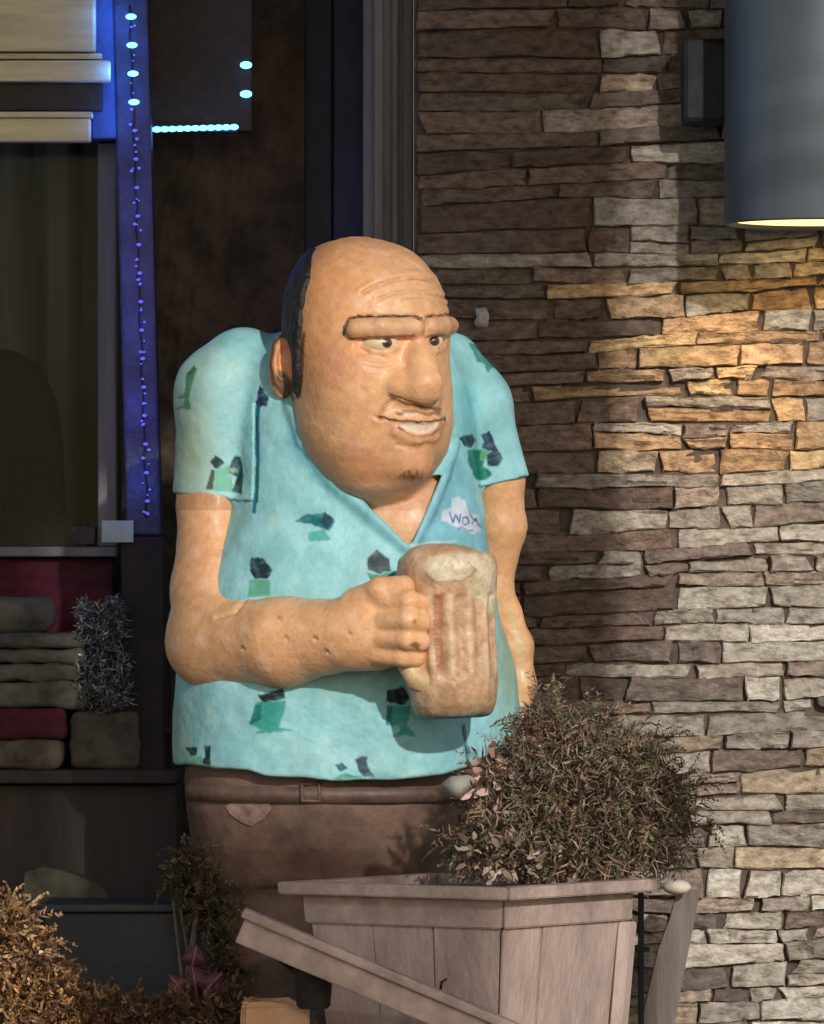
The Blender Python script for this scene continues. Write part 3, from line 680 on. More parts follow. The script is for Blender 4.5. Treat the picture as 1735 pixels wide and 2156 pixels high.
bm = bmesh.new(); tube(bm, [bc + [-0.012, -0.008, 0.012], bc + [0.012, -0.009, 0.013], bc + [0.013, -0.009, -0.012], bc + [-0.012, -0.008, -0.012], bc + [-0.012, -0.008, 0.011]], 0.0035, 6)
obj('buckle', bm, M['belt'], tr, True)
pk = [(474, 1698), (490, 1688), (530, 1686), (566, 1690), (572, 1704), (556, 1724), (530, 1740), (506, 1730), (484, 1714)]
pcs = []
bm = bmesh.new(); vs = [bm.verts.new(hit(f_tr, a, b, -0.4) + np.array([0, -0.003, 0])) for a, b in pk]
bm.faces.new(vs[::-1]); bmesh.ops.triangulate(bm, faces=bm.faces); bmesh.ops.recalc_face_normals(bm, faces=bm.faces); bmesh.ops.solidify(bm, geom=bm.faces, thickness=0.01)
obj('pocket', bm, mat('worn_pocket_paint', (158, 130, 114), (96, 74, 63), 40, 0.6, 0.3, 80), tr)
for px_ in (590, 815):
    c = W(px_, 2352, -0.05)
    def f_sh(P, c=c): return smax(smin(ell(P, c + np.array([0, 0.03, 0.005]), (0.062, 0.075, 0.05)), ell(P, c + np.array([0, -0.06, -0.002]), (0.058, 0.085, 0.034)), 0.03), 0.004 - P[:, 2], 0.004).astype(np.float32)
    V, Q = surfnet(f_sh, (c[0] - 0.08, -0.24, -0.004), (c[0] + 0.08, 0.08, 0.1), 0.006); mesh_np('shoe', V, Q, M['shoe'], statue, True)

# ------------------------------------------------------------------ recess behind the statue: rough wall, dark jamb, frame post
def bpx(name, m, parent, x0, x1, y0, y1, ya, yb, bev=0.003):     # box from layout columns x0..x1 and rows y0 (top)..y1 at depths ya..yb
    a = W(x0, y1, ya); b = W(x1, y0, ya); return boxo(name, m, parent, a[0], b[0], ya, yb, max(a[2], 0.0), b[2], bev)
rw = thing('recessed_wall', 'dark rough brown rendered wall in the recess left of the head', 'wall')
nx_, nz_ = 70, 150; a = W(255, 2390, 0.72); b = W(640, -60, 0.72)
gx, gz = np.meshgrid(np.linspace(a[0], b[0], nx_), np.linspace(0, b[2], nz_), indexing='ij')
Pv = np.c_[gx.ravel(), np.full(gx.size, 0.72), gz.ravel()]
Pv[:, 1] += vnoise(Pv, 55, 51) * 0.005 + vnoise(Pv, 140, 52) * 0.003 + np.abs(vnoise(Pv * np.array([1, 1, 2.2]), 22, 53)) * 0.012
I = np.arange(nx_ * nz_).reshape(nx_, nz_)
Fq = np.stack([I[:-1, :-1], I[1:, :-1], I[1:, 1:], I[:-1, 1:]], -1).reshape(-1, 4)
mesh_np('render_face', Pv, Fq, M['rough_brown'], rw, True)
boxo('wall_core', M['rough_brown'], rw, a[0], b[0], 0.745, 0.9, 0, b[2] + 0.4, 0)
dj = thing('door_jamb', 'dark navy door jamb in the gap beside the grey frame post', 'door jamb')
bpx('panel', M['navy'], dj, 636, 700, -200, 2390, 0.80, 0.88); bpx('panel', M['navy'], dj, 702, 770, -200, 2390, 0.77, 0.88)
fp = thing('frame_post', 'tall grey painted frame post at the end of the stone wall', 'post')
bpx('core', M['grey_frame'], fp, 764, 856, -200, 2390, 0.60, 0.74, 0.004); bpx('moulding', M['grey_frame'], fp, 788, 806, -200, 2390, 0.590, 0.5985, 0.002); bpx('moulding', M['grey_frame'], fp, 826, 838, -200, 2390, 0.592, 0.5985, 0.002)
bpx('edge_trim', M['mauve_trim'], fp, 850, 871, -200, 2390, 0.588, 0.5985, 0.003)

# ------------------------------------------------------------------ wall lamp
M['lamp_metal'] = mat('brushed_lamp_metal', (104, 114, 124), (84, 92, 102), 6, 0.5, 0.15, 40, metal=0.35, stretch=(1, 1, 0.15))
M['lamp_dark'] = mat('dark_bracket_metal', (40, 42, 50), (28, 30, 36), 12, 0.55, 0.2, 60, metal=0.4)
M['lamp_glow'] = mat('lamp_lens', (255, 240, 190), emit=(255, 214, 130), estr=2.4)
lamp = thing('wall_lamp', 'grey metal cylinder wall lamp with a lit lens under it', 'lamp')
LC = (0.592, 0.375); LB = W(0, 466, 0.3)[2]; LR = 0.135
bm = bmesh.new(); lathe(bm, [(LR - 0.006, LB + 0.02), (LR - 0.006, LB), (LR - 0.002, LB - 0.001), (LR, LB + 0.003), (LR, LB + 0.55), (LR - 0.004, LB + 0.556), (0.0, LB + 0.558)], 72, c=LC); obj('shade', bm, M['lamp_metal'], lamp, True)
bm = bmesh.new(); lathe(bm, [(0.0, LB + 0.0055), (LR - 0.012, LB + 0.0055), (LR - 0.0075, LB + 0.008), (LR - 0.0075, LB + 0.016), (0.0, LB + 0.016)], 72, c=LC); obj('lens', bm, M['lamp_glow'], lamp, True)
bx0 = W(1436, 262, 0.47); bx1 = W(1540, 84, 0.47)
boxo('bracket', M['lamp_dark'], lamp, bx0[0], bx1[0] + 0.05, 0.44, WY - 0.031, bx0[2], bx1[2], 0.008)
sl = bpy.data.lights.new('lamp_light', 'SPOT'); sl.energy = 3.4; sl.color = (1.0, 0.64, 0.30); sl.spot_size = math.radians(54); sl.spot_blend = 1.0; sl.shadow_soft_size = 0.02
slo = bpy.data.objects.new('lamp_light', sl); C.objects.link(slo); slo.location = (0.50, 0.31, LB - 0.02)
slo.rotation_euler = (Vector(slo.location) - Vector((0.455, WY - 0.01, 1.06))).to_track_quat('Z', 'Y').to_euler(); slo.parent = lamp

# ------------------------------------------------------------------ blue lit post, light frame, cream boards
M['post_led_glow'] = mat('blue_post_glow', (44, 46, 92), (26, 28, 58), 25, 0.5, 0.5, 80)  # navy post colour with the LED glow put in
M['darkwood0'] = mat('dark_post_base', (46, 32, 30), (30, 22, 21), 14, 0.8, 0.4, 60)
M['led_hi'] = mat('led_white_blue', (120, 200, 255), emit=(110, 200, 255), estr=3.0)
M['led_lo'] = mat('led_violet', (110, 110, 200), emit=(100, 105, 240), estr=0.55)
M['panel_dark'] = mat('dark_maroon_panel', (42, 26, 28), (26, 18, 18), 14, 0.6, 0.5, 60)
def bulb(parent, px, py, y, r, m, sx=1.0):
    key = ('b', round(r, 4), m.name, sx)
    if key not in bulb.cache:
        bm = bmesh.new(); bmesh.ops.create_icosphere(bm, subdivisions=2, radius=r)
        for v in bm.verts: v.co.x *= sx; v.co.z *= 0.8
        me = bpy.data.meshes.new('bulb'); bm.to_mesh(me); bm.free(); me.materials.append(m); bulb.cache[key] = me
    o = obj('bulb', bulb.cache[key], m, parent, True); o.location = W(px, py, y); return o
bulb.cache = {}
def blue_light(px, py, y, e, col, parent):
    l = bpy.data.lights.new('led_light', 'POINT'); l.energy = e; l.color = col; l.shadow_soft_size = 0.02
    o = bpy.data.objects.new('led_light', l); C.objects.link(o); o.location = W(px, py, y); o.parent = parent
post = thing('light_post', 'blue lit square post wrapped with a vertical string of small blue lights', 'post')
bm = bmesh.new(); a = W(238, 1128, 0.45); b = W(312, -80, 0.45)
for side in (0,):
    box(bm, a[0], b[0], 0.45, 0.52, a[2], b[2], 0.004)
for v in bm.verts: v.co.x += (1.60 - v.co.z) * 0.026
obj('post', bm, M['post_led_glow'], post)
boxo('base', M['darkwood0'], post, a[0] + 0.012, b[0] + 0.022, 0.452, 0.518, 0, a[2] - 0.001, 0.003)
M['azure_glow'] = mat('azure_glow_board', (64, 96, 156), (44, 68, 120), 20, 0.6, 0.4, 60)  # azure LED glow put into the board colour
bpx('top_board', M['azure_glow'], post, 192, 262, -80, 292, 0.455, 0.50)
for i, py_ in enumerate(range(35, 1090, 60)):
    hi = py_ < 260
    xx = 276 + (py_ - 35) * 0.034
    bulb(post, xx, py_, 0.442, 0.0056 if hi else 0.0032, M['led_hi'] if hi else M['led_lo'], 1.5 if hi else 1.2)
    for k in range(2 if hi else 3): bulb(post, xx + rng.uniform(-10, 8), py_ + rng.uniform(10, 48), 0.4435, rng.choice([0.0016, 0.0022, 0.0028]), M['led_lo'], 1.0)
for px_, py_, e, col_ in ((238, 40, 0.24, (0.06, 0.26, 1.0)), (235, 150, 0.24, (0.06, 0.26, 1.0)), (240, 250, 0.16, (0.08, 0.24, 1.0)), (270, 420, 0.07, (0.16, 0.18, 1.0)), (275, 560, 0.08, (0.16, 0.16, 1.0)), (280, 700, 0.09, (0.16, 0.16, 1.0)), (284, 850, 0.10, (0.16, 0.16, 1.0)), (290, 1010, 0.10, (0.12, 0.18, 1.0))):
    blue_light(px_, py_, 0.395, e, col_, post)
bm = bmesh.new(); tube(bm, [W(272 + k * 1.02 + 2.5 * math.sin(k * 1.9), 10 + k * 30, 0.4455) for k in range(37)], 0.0012, 5); obj('cable', bm, M['lamp_dark'], post, True)
fr_ = thing('led_sign', 'dark hanging panel edged with a bright cyan strip of tiny lights', 'light sign')
bpx('panel', M['panel_dark'], fr_, 296, 530, -80, 276, 0.56, 0.58, 0.002)
bpx('rail', M['navy'], fr_, 290, 500, 262, 278, 0.545, 0.559, 0.002)
for k in range(14): bulb(fr_, 282 + k * 16.2, 274 - k * 0.5, 0.538, 0.0056, M['led_hi'], 1.3)
for py_ in (137, 198): bulb(fr_, 518, py_, 0.545, 0.0072, M['led_hi'], 1.3)
for px_ in (330, 450): blue_light(px_, 290, 0.50, 0.02, (0.1, 0.4, 1.0), fr_)
bd = thing('cream_boards', 'stack of cream painted horizontal boards at the upper left corner', 'boards')
bpx('board', M['cream'], bd, -60, 200, -80, 108, 0.40, 0.44, 0.004); bpx('board', M['cream'], bd, -60, 214, 112, 124, 0.41, 0.44, 0.002)
bpx('board', M['cream'], bd, -60, 232, 127, 171, 0.395, 0.43, 0.003); bpx('board', M['panel_dark'], bd, -60, 215, 173, 233, 0.42, 0.44, 0.002)  # the dark one stands in for the shaded gap
bpx('board', M['cream'], bd, -60, 194, 235, 247, 0.395, 0.43, 0.002); bpx('board', M['cream'], bd, -60, 190, 249, 298, 0.40, 0.43, 0.003)

# ------------------------------------------------------------------ window on the left with what stands behind it
M['curtain'] = mat('grey_curtain', (80, 80, 76), (50, 50, 49), 6, 0.95, 0.3, 40, stretch=(5, 1, 0.3))
M['chair'] = mat('dark_chair_cover', (14, 14, 17), (9, 9, 11), 20, 0.8, 0.3, 90)
M['crimson'] = mat('crimson_cloth', (84, 16, 36), (50, 10, 24), 12, 0.9, 0.4, 90)
M['darkwood'] = mat('dark_wood', (50, 36, 32), (34, 25, 23), 10, 0.7, 0.3, 50, stretch=(6, 1, 0.5))
M['paper'] = mat('old_cloth_grey', (104, 101, 89), (56, 54, 48), 16, 0.95, 0.5, 70)
M['card'] = mat('pale_card', (170, 176, 164), (150, 156, 146), 30, 0.8, 0.2, 80)
M['tinsel'] = mat('silver_tinsel', (255, 255, 255), None, rough=0.35, attr='Col', metal=0.3)
M['beige'] = mat('beige_cloth', (104, 92, 80), (62, 54, 48), 26, 0.95, 0.5, 60)
gl = bpy.data.materials.new('window_glass'); gl.use_nodes = True; n = gl.node_tree.nodes; l = gl.node_tree.links
for x in list(n):
    if x.type != 'OUTPUT_MATERIAL': n.remove(x)
tr_ = n.new('ShaderNodeBsdfTransparent'); gs = n.new('ShaderNodeBsdfGlossy'); gs.inputs['Roughness'].default_value = 0.08; mx = n.new('ShaderNodeMixShader'); mx.inputs[0].default_value = 0.003
tr_.inputs['Color'].default_value = (0.9, 0.92, 0.9, 1)
l.new(tr_.outputs[0], mx.inputs[1]); l.new(gs.outputs[0], mx.inputs[2]); l.new(mx.outputs[0], n['Material Output'].inputs['Surface'])
win = thing('window', 'dim window with a grey frame left of the blue post', 'window')
bpx('pane', gl, win, -120, 206, 302, 1150, 0.56, 0.563, 0); bpx('frame', M['grey_frame'], win, 206, 244, 302, 1150, 0.545, 0.60, 0.003); bpx('frame', M['grey_frame'], win, -120, 244, 1151, 1172, 0.54, 0.60, 0.003)
ct = thing('curtain', 'grey brown curtain hanging in soft folds behind the window', 'curtain')
gx = np.linspace(W(-160, 0, 0.8)[0], W(290, 0, 0.8)[0], 120); zz = np.array([W(0, 1400, 0.8)[2], W(0, 900, .8)[2], W(0, 200, 0.8)[2]])
cv = np.array([(x, 0.80 + 0.018 * math.sin(x * 70 + 2 * math.sin(x * 13)) + 0.008 * math.sin(x * 160), z) for z in zz for x in gx])
I = np.arange(360).reshape(3, 120); mesh_np('cloth', cv, np.stack([I[:-1, :-1], I[:-1, 1:], I[1:, 1:], I[1:, :-1]], -1).reshape(-1, 4), M['curtain'], ct, True)
ch = thing('chair', 'dark chair with a tall rounded back behind the window', 'chair')
cc = W(20, 1000, 0.68)
f_ch = lambda P: smin(ell(P, cc + np.array([-0.01, 0, 0.06]), (0.088, 0.03, 0.13)), ell(P, cc + np.array([-0.012, 0.0, -0.08]), (0.10, 0.032, 0.17)), 0.04).astype(np.float32)
V, Q = surfnet(f_ch, cc - np.array([0.13, 0.05, 0.27]), cc + np.array([0.1, 0.05, 0.21]), 0.006); mesh_np('backrest', V, Q, M['chair'], ch, True)
bpx('leg', M['chair'], ch, -80, -60, 1250, 2200, 0.66, 0.69); bpx('leg', M['chair'], ch, 90, 108, 1250, 2200, 0.66, 0.69)
sill = thing('window_ledge', 'dark wooden ledge under the window carrying folded cloths', 'ledge')
bpx('top', M['darkwood'], sill, -120, 372, 1622, 1650, 0.36, 0.70, 0.003); bpx('front_panel', M['darkwood'], sill, -120, 372, 1653, 2390, 0.40, 0.68, 0.003)
def soft(name, label, cat, m, x0, x1, y0, y1, ya, rr=0.010, dp=0.10, ns=61):
    a = W(x0, y1, ya); b = W(x1, y0, ya); c = np.array([(a[0] + b[0]) / 2, ya + dp / 2, (a[2] + b[2]) / 2]); hs = np.array([(b[0] - a[0]) / 2, dp / 2, (b[2] - a[2]) / 2])
    r = min(rr, hs.min() * 0.9)
    def f(P):
        q_ = np.abs(P - c.astype(np.float32)) - (hs - r).astype(np.float32)
        return (np.linalg.norm(np.maximum(q_, 0), axis=1) + np.minimum(q_.max(1), 0) - r).astype(np.float32)
    V, Q = surfnet(f, c - hs - 0.01, c + hs + 0.01, 0.004)
    V = V + grad(f, V) * (vnoise(V * np.array([1, 1, 1.6]), 70, ns) * 0.0022 + vnoise(V, 170, ns + 1) * 0.0008)[:, None]
    o = mesh_np(name, V, Q, m, None, True); return tag(o, label, cat)
soft('cushion', 'crimson seat cushion leaning under the dark chair back', 'cushion', M['crimson'], -60, 236, 1172, 1618, 0.56, 0.02, 0.06)
soft('folded_cloth', 'beige brown cloth at the bottom of the pile on the ledge', 'cloth', M['beige'], -60, 132, 1558, 1620, 0.42, ns=62)
soft('folded_cloth', 'dark crimson cloth folded between beige layers of the pile', 'cloth', M['crimson'], -60, 138, 1492, 1557, 0.42, ns=63)
for k, (y0, y1, lb) in enumerate(((1436, 1490, 'grey cloth lying directly on the dark crimson cloth'), (1398, 1435, 'grey cloth second above the crimson one in the pile'), (1366, 1397, 'thin grey cloth third above the crimson one in the pile'), (1334, 1365, 'thin grey cloth just below the crumpled pale one'))):
    soft('folded_cloth', lb, 'cloth', M['paper'], -60, 184 - (k % 2) * 8, y0, y1, 0.42, ns=64 + k)
soft('crumpled_cloth', 'pale crumpled cloth on top of the folded pile', 'cloth', M['paper'], -60, 112, 1256, 1333, 0.43, 0.03, 0.09, ns=71)
soft('draped_cloth', 'grey beige cloth hanging below the silver tinsel', 'cloth', M['beige'], 148, 292, 1496, 1620, 0.43, 0.012, 0.05, ns=73)
tin = thing('silver_tinsel', 'bundle of grey silver tinsel beside the folded cloths', 'tinsel')
TB = [((215, 1330), (0.040, 0.025, 0.045)), ((215, 1400), (0.046, 0.025, 0.045)), ((220, 1460), (0.045, 0.025, 0.03)), ((180, 1290), (0.012, 0.01, 0.02)), ((240, 1285), (0.012, 0.01, 0.018))]
def late_tinsel():
    parts = []
    for (c, r) in TB:
        pt, v = inball(800, W(c[0], c[1], 0.43), r, 0.3); dr = nrg.normal(size=pt.shape); dr /= np.linalg.norm(dr, axis=1, keepdims=True)
        parts.append(blades(pt, pt + dr * nrg.uniform(0.006, 0.016, (800, 1)), nrg.uniform(0.001, 0.003, 800), pick(800, [(130, 130, 138), (90, 92, 102), (170, 170, 172), (60, 62, 72), (120, 116, 108)], 0.2), 1.0))
    V, F, Cc = merge(parts); o = mesh_np('strands', V, F, M['tinsel'], tin, False, Cc); o['kind'] = 'stuff'
sp = thing('wooden_screen', 'dark red brown slatted wooden panel beside the statue elbow', 'panel')
for k in range(4): bpx('slat', M['darkwood'], sp, 296 + k * 20, 312 + k * 20, 1262, 1618, 0.50, 0.515, 0.002)
bpx('rail', M['darkwood'], sp, 290, 376, 1240, 1260, 0.498, 0.517, 0.002); bpx('rail', M['darkwood'], sp, 290, 376, 1530, 1546, 0.487, 0.499, 0.002)
tag(bpx('card', M['card'], None, 214, 281, 1096, 1142, 0.440, 0.4435, 0.001), 'small pale card fixed at the foot of the blue lit post', 'card')
tag(bpx('card', M['panel_dark'], None, 150, 200, 1108, 1146, 0.525, 0.530, 0.001), 'dim dark card on the window frame left of the pale card', 'card')

# ------------------------------------------------------------------ foliage helper
def blades(base, tip, wid, col, bend=0.3):
    n = len(base); d = tip - base; L = np.linalg.norm(d, axis=1, keepdims=True); d = d / L
    r = nrg.normal(size=(n, 3)); s_ = np.cross(d, r); s_ /= np.linalg.norm(s_, axis=1, keepdims=True); u = np.cross(s_, d)
    mid = (base + tip) / 2 + u * L * bend * 0.35 * nrg.uniform(-1, 1, (n, 1)); w = np.asarray(wid).reshape(-1, 1) * np.ones((n, 1))
    V = np.stack([base - s_ * w * .3, base + s_ * w * .3, mid + s_ * w * .5, tip + s_ * w * 0.12, tip - s_ * w * 0.12, mid - s_ * w * .5], 1).reshape(-1, 3)
    k = np.arange(n)[:, None] * 6
    F = np.concatenate([k + [0, 1, 2, 5], k + [5, 2, 3, 4]])
    return V, F, np.repeat(col, 6, 0)
def inball(n, c, r, shell=0.35):
    v = nrg.normal(size=(n, 3)); v /= np.linalg.norm(v, axis=1, keepdims=True)
    t = nrg.uniform(shell ** 3, 1, (n, 1)) ** (1 / 3); return np.asarray(c) + v * t * np.asarray(r), v
def pick(n, cols, jit=0.18):
    c = np.array([s2l(x) for x in cols])[nrg.integers(0, len(cols), n)]; return c * nrg.uniform(1 - jit, 1 + jit, (n, 1))
def leafmat(name, rough=0.75): return mat(name, (255, 255, 255), None, rough=rough, attr='Col', spec=0.3)
M['dry'] = leafmat('dry_foliage'); M['gold'] = leafmat('golden_foliage'); M['fern'] = leafmat('fern_foliage')
M['twig'] = mat('twig_bark', (112, 92, 76), (80, 64, 52), 60, 0.85, 0.3, 120)
def frond(p0, d0, L, n, lw, cols, droop=0.5, ang=0.9, ll=0.3):      # a curved spine with leaflets along both sides
    p0 = np.asarray(p0, float); d = np.asarray(d0, float); d = d / np.linalg.norm(d); B_, T_, Wd_, C_ = [], [], [], []
    sd_ = np.cross(d, nrg.normal(size=3)); sd_ /= np.linalg.norm(sd_); pt = p0.copy(); st = L / n; base = cols[nrg.integers(0, len(cols))]
    for i in range(n):
        q_ = pt + d * st; B_.append(pt.copy()); T_.append(q_.copy()); Wd_.append(lw * 0.45); C_.append(s2l(base) * 0.6)
        for sg in (-1, 1):
            l_ = L * ll * (1 - 0.75 * i / n) * nrg.uniform(0.6, 1.15); v = d * math.cos(ang) + sd_ * sg * math.sin(ang) + nrg.normal(size=3) * 0.22
            B_.append(q_.copy()); T_.append(q_ + v * l_); Wd_.append(lw * nrg.uniform(0.7, 1.3)); C_.append(s2l(base) * nrg.uniform(0.6, 1.3) * (0.75 + 0.5 * i / n))
        d = d + np.array([0, 0, -droop * st / L]) + nrg.normal(size=3) * 0.10; d /= np.linalg.norm(d); pt = q_
    return blades(np.array(B_), np.array(T_), np.array(Wd_), np.clip(np.array(C_), 0, 1), 0.8)
def merge(parts):
    Vs, Fs, Cs, o = [], [], [], 0
    for v, f, c in parts: Vs.append(v); Fs.append(f + o); Cs.append(c); o += len(v)
    return np.concatenate(Vs), np.concatenate(Fs), np.concatenate(Cs)

late_tinsel()

# ------------------------------------------------------------------ planter and its dried shrub
M['planter'] = mat('mauve_planter_paint', (202, 177, 165), (156, 134, 125), 11, 0.8, 0.6, 60, contrast=(0.28, 0.7), stretch=(2.2, 2.2, 0.8))
M['rim'] = mat('mauve_rim_paint', (202, 176, 164), (150, 128, 119), 18, 0.8, 0.7, 70, contrast=(0.28, 0.66))
M['soil'] = mat('soil', (54, 44, 36), (34, 28, 24), 50, 0.95, 1.0, 90)
planter = thing('planter', 'square tapered mauve wooden planter with a thick rim, corner to the front', 'planter')
TH = math.radians(34); PF = W(1072, 1880, -0.72); PA = 0.3675
PX = PF[0] + (-math.cos(TH) + math.sin(TH)) * PA / 2; PY = PF[1] + (math.sin(TH) + math.cos(TH)) * PA / 2
pz = lambda r: W(0, r, -0.60)[2]
def face_mat(k): return Matrix.Translation((PX, PY, 0)) @ Matrix.Rotation(-TH + k * math.pi / 2, 4, 'Z')
def panel(name, k, s0, s1, zt, zb, dt, db, th, wob=0.0):           # a tapered board of one side, s from -1 to 1 across the side
    bm = bmesh.new(); R_ = face_mat(k); vs = {}
    for i, sx in enumerate((s0, s1)):
        for j, (z, d) in enumerate(((zb, db), (zt, dt))):
            for m_, off in enumerate((0, th)):
                vs[i, j, m_] = bm.verts.new(R_ @ Vector((sx * (d - off) + rng.uniform(-wob, wob), -(d - off) + rng.uniform(-wob, wob), z)))
    for q_ in (((0, 0, 0), (1, 0, 0), (1, 1, 0), (0, 1, 0)), ((0, 0, 1), (0, 1, 1), (1, 1, 1), (1, 0, 1)), ((0, 0, 0), (0, 1, 0), (0, 1, 1), (0, 0, 1)), ((1, 0, 0), (1, 0, 1), (1, 1, 1), (1, 1, 0)), ((0, 1, 0), (1, 1, 0), (1, 1, 1), (0, 1, 1)), ((0, 0, 0), (0, 0, 1), (1, 0, 1), (1, 0, 0))): bm.faces.new([vs[t] for t in q_])
    bmesh.ops.recalc_face_normals(bm, faces=bm.faces); bmesh.ops.bevel(bm, geom=list(bm.edges), offset=0.0018, segments=2, affect='EDGES'); return obj(name, bm, M['planter'] if name in ('side_board', 'leg_strut') else M['rim'], planter)
HB = PA / 2
for k in range(4):
    panel('rim_board', k, -0.998, 0.998, pz(1862), pz(1888), HB, HB - 0.001, 0.034, 0.0006)
    panel('collar_board', k, -0.997, 0.997, pz(1889), pz(1950), HB - 0.024, HB - 0.026, 0.014, 0.0006)
    for (s0, s1) in ((-0.995, -0.36), (-0.355, 0.28), (0.285, 0.995)): panel('side_board', k, s0, s1, pz(1947), 0.003, HB - 0.032 + rng.uniform(-0.001, 0.001), HB - 0.066, 0.012, 0.0008)
bm = bmesh.new(); hs_ = HB - 0.036; bm.faces.new([bm.verts.new(face_mat(0) @ Vector((a_ * hs_, b_ * hs_, pz(1878) + 0.004 * a_ * b_))) for a_, b_ in ((-1, -1), (1, -1), (1, 1), (-1, 1))]); obj('soil', bm, M['soil'], planter)
bm = bmesh.new(); hk = W(956, 2072, -0.60); d_ = face_mat(0).to_3x3() @ Vector((0, -1, 0)); hk = np.array((PX, PY, 0)) + np.array(face_mat(0).to_3x3() @ Vector((0.055, -(HB - 0.043), 0))); hk[2] = pz(2072)
tube(bm, [hk + [-0.006, -0.001, -0.014], hk + [-0.004, -0.004, 0.004], hk + [0.003, -0.005, 0.008], hk + [0.006, -0.004, 0.003], hk + [0.005, 0.0, -0.014]], 0.0016, 6); obj('hook', bm, M['lamp_dark'], planter, True)
panel('leg_strut', 1, 0.86, 0.985, pz(1953), 0.002, HB - 0.020, HB - 0.040, 0.012)

shrub = thing('dried_shrub', 'bushy dried brown shrub growing out of the mauve planter', 'shrub')
B = [((1230, 1650), (0.15, 0.11, 0.095), 5200), ((1390, 1715), (0.062, 0.08, 0.072), 1900), ((1160, 1545), (0.060, 0.06, 0.055), 1400), ((1280, 1590), (0.080, 0.06, 0.050), 1500), ((1090, 1740), (0.080, 0.07, 0.074), 2400), ((1300, 1780), (0.085, 0.08, 0.045), 1500), ((1010, 1800), (0.036, 0.05, 0.038), 800)]
parts = []; root_c = W(1200, 1860, -0.40)
for (c, r, nn) in B:
    pt, v = inball(nn, W(c[0], c[1], -0.40), r, 0.45)
    cl_ = vnoise(pt, 55, 91)[:, None]; pt = pt + v * cl_ * 0.017
    up = (pt - root_c); up /= np.linalg.norm(up, axis=1, keepdims=True)
    dr = up * 0.35 + v * 0.35 + nrg.normal(size=pt.shape) * 0.9; dr /= np.linalg.norm(dr, axis=1, keepdims=True)
    cc_ = pick(nn, [(140, 114, 92), (112, 92, 74), (150, 128, 102), (120, 118, 86), (86, 72, 58), (160, 142, 118), (118, 90, 74)], 0.25) * (1 + 0.35 * cl_)
    nn_ = nn // 2; pt, dr, cc_ = pt[:nn_], dr[:nn_], cc_[:nn_] * 0.95; nn = nn_; ctr = W(c[0], c[1], -0.40); pt = ctr + (pt - ctr) * 0.86
    parts.append(blades(pt - dr * 0.005, pt + dr * nrg.uniform(0.006, 0.024, (nn, 1)), nrg.uniform(0.0014, 0.0034, nn), cc_, 1.4))
drycols = [(140, 114, 92), (112, 92, 74), (150, 128, 102), (118, 116, 84), (92, 76, 62), (162, 146, 122), (118, 90, 74), (104, 104, 78)]
for (c, r, nn) in B:
    pt, v = inball(nn // 13, W(c[0], c[1], -0.40), np.array(r) * 0.95, 0.55)
    for q_, w_ in zip(pt, v):
        if rng.random() < 0.85: parts.append(frond(q_, w_ + np.array([0, 0, 0.15]) + nrg.normal(size=3) * 0.7, rng.uniform(0.02, 0.055), rng.randint(5, 9), 0.0024, drycols, rng.uniform(0.3, 2.0), 0.85, 0.3))
V, F, Cc = merge(parts); o = mesh_np('foliage', V, F, M['dry'], shrub, False, Cc); o['kind'] = 'stuff'
pt, v = inball(520, W(1225, 1665, -0.40), (0.15, 0.11, 0.10), 0.75); dr = v + nrg.normal(size=pt.shape) * 0.6; dr /= np.linalg.norm(dr, axis=1, keepdims=True)
V, F, Cc = blades(pt, pt + dr * nrg.uniform(0.012, 0.034, (520, 1)), np.full(520, 0.0011), pick(520, [(140, 122, 100), (124, 108, 86), (152, 138, 118)]), 1.2); o = mesh_np('dry_stalks', V, F, M['dry'], shrub, False, Cc); o['kind'] = 'stuff'
for k in range(7):
    e = W(1080 + k * 55, 1560 + 40 * abs(k - 2.5), -0.40 + rng.uniform(-0.05, 0.05)); bm = bmesh.new()
    s_ = root_c + np.array([rng.uniform(-0.06, 0.06), rng.uniform(-0.04, 0.04), 0.0]); mid = (s_ + e) / 2 + np.array([rng.uniform(-0.02, 0.02), 0, 0.01])
    tube(bm, [s_, mid, e], [0.005, 0.0035, 0.0015], 6); obj('stem', bm, M['twig'], shrub, True)
lf = []
pt, v = inball(80, W(1040, 1640, -0.43), (0.045, 0.03, 0.045), 0.3); dr = v + np.array([-0.3, -0.3, 0.2]) + nrg.normal(size=pt.shape) * 0.5; dr /= np.linalg.norm(dr, axis=1, keepdims=True)
lf.append(blades(pt, pt + dr * nrg.uniform(0.012, 0.022, (80, 1)), nrg.uniform(0.007, 0.012, 80), pick(80, [(206, 170, 158), (176, 138, 126), (216, 186, 172), (150, 110, 98)]), 0.5))
pt, v = inball(90, W(1050, 1800, -0.46), (0.06, 0.03, 0.035), 0.3); dr = v + np.array([-0.1, -0.4, 0.2]) + nrg.normal(size=pt.shape) * 0.5; dr /= np.linalg.norm(dr, axis=1, keepdims=True)
lf.append(blades(pt, pt + dr * nrg.uniform(0.010, 0.02, (90, 1)), nrg.uniform(0.006, 0.010, 90), pick(90, [(170, 150, 132), (134, 116, 98), (188, 172, 154), (96, 80, 66)]), 0.5))
V, F, Cc = merge(lf); o = mesh_np('pink_leaves', V, F, M['dry'], shrub, False, Cc); o['kind'] = 'stuff'
def leafshape(name, m, parent, pts, y, bulge=0.008):
    bm = bmesh.new(); c = np.mean(np.array(pts), 0); cvt = bm.verts.new(W(c[0], c[1], y - bulge)); vs = [bm.verts.new(W(a, b, y + 0.003 * math.sin(i * 2.1))) for i, (a, b) in enumerate(pts)]
    for i in range(len(vs)): bm.faces.new((cvt, vs[i - 1], vs[i]))
    bmesh.ops.recalc_face_normals(bm, faces=bm.faces); bmesh.ops.solidify(bm, geom=bm.faces, thickness=0.0012); return obj(name, bm, m, parent, True)
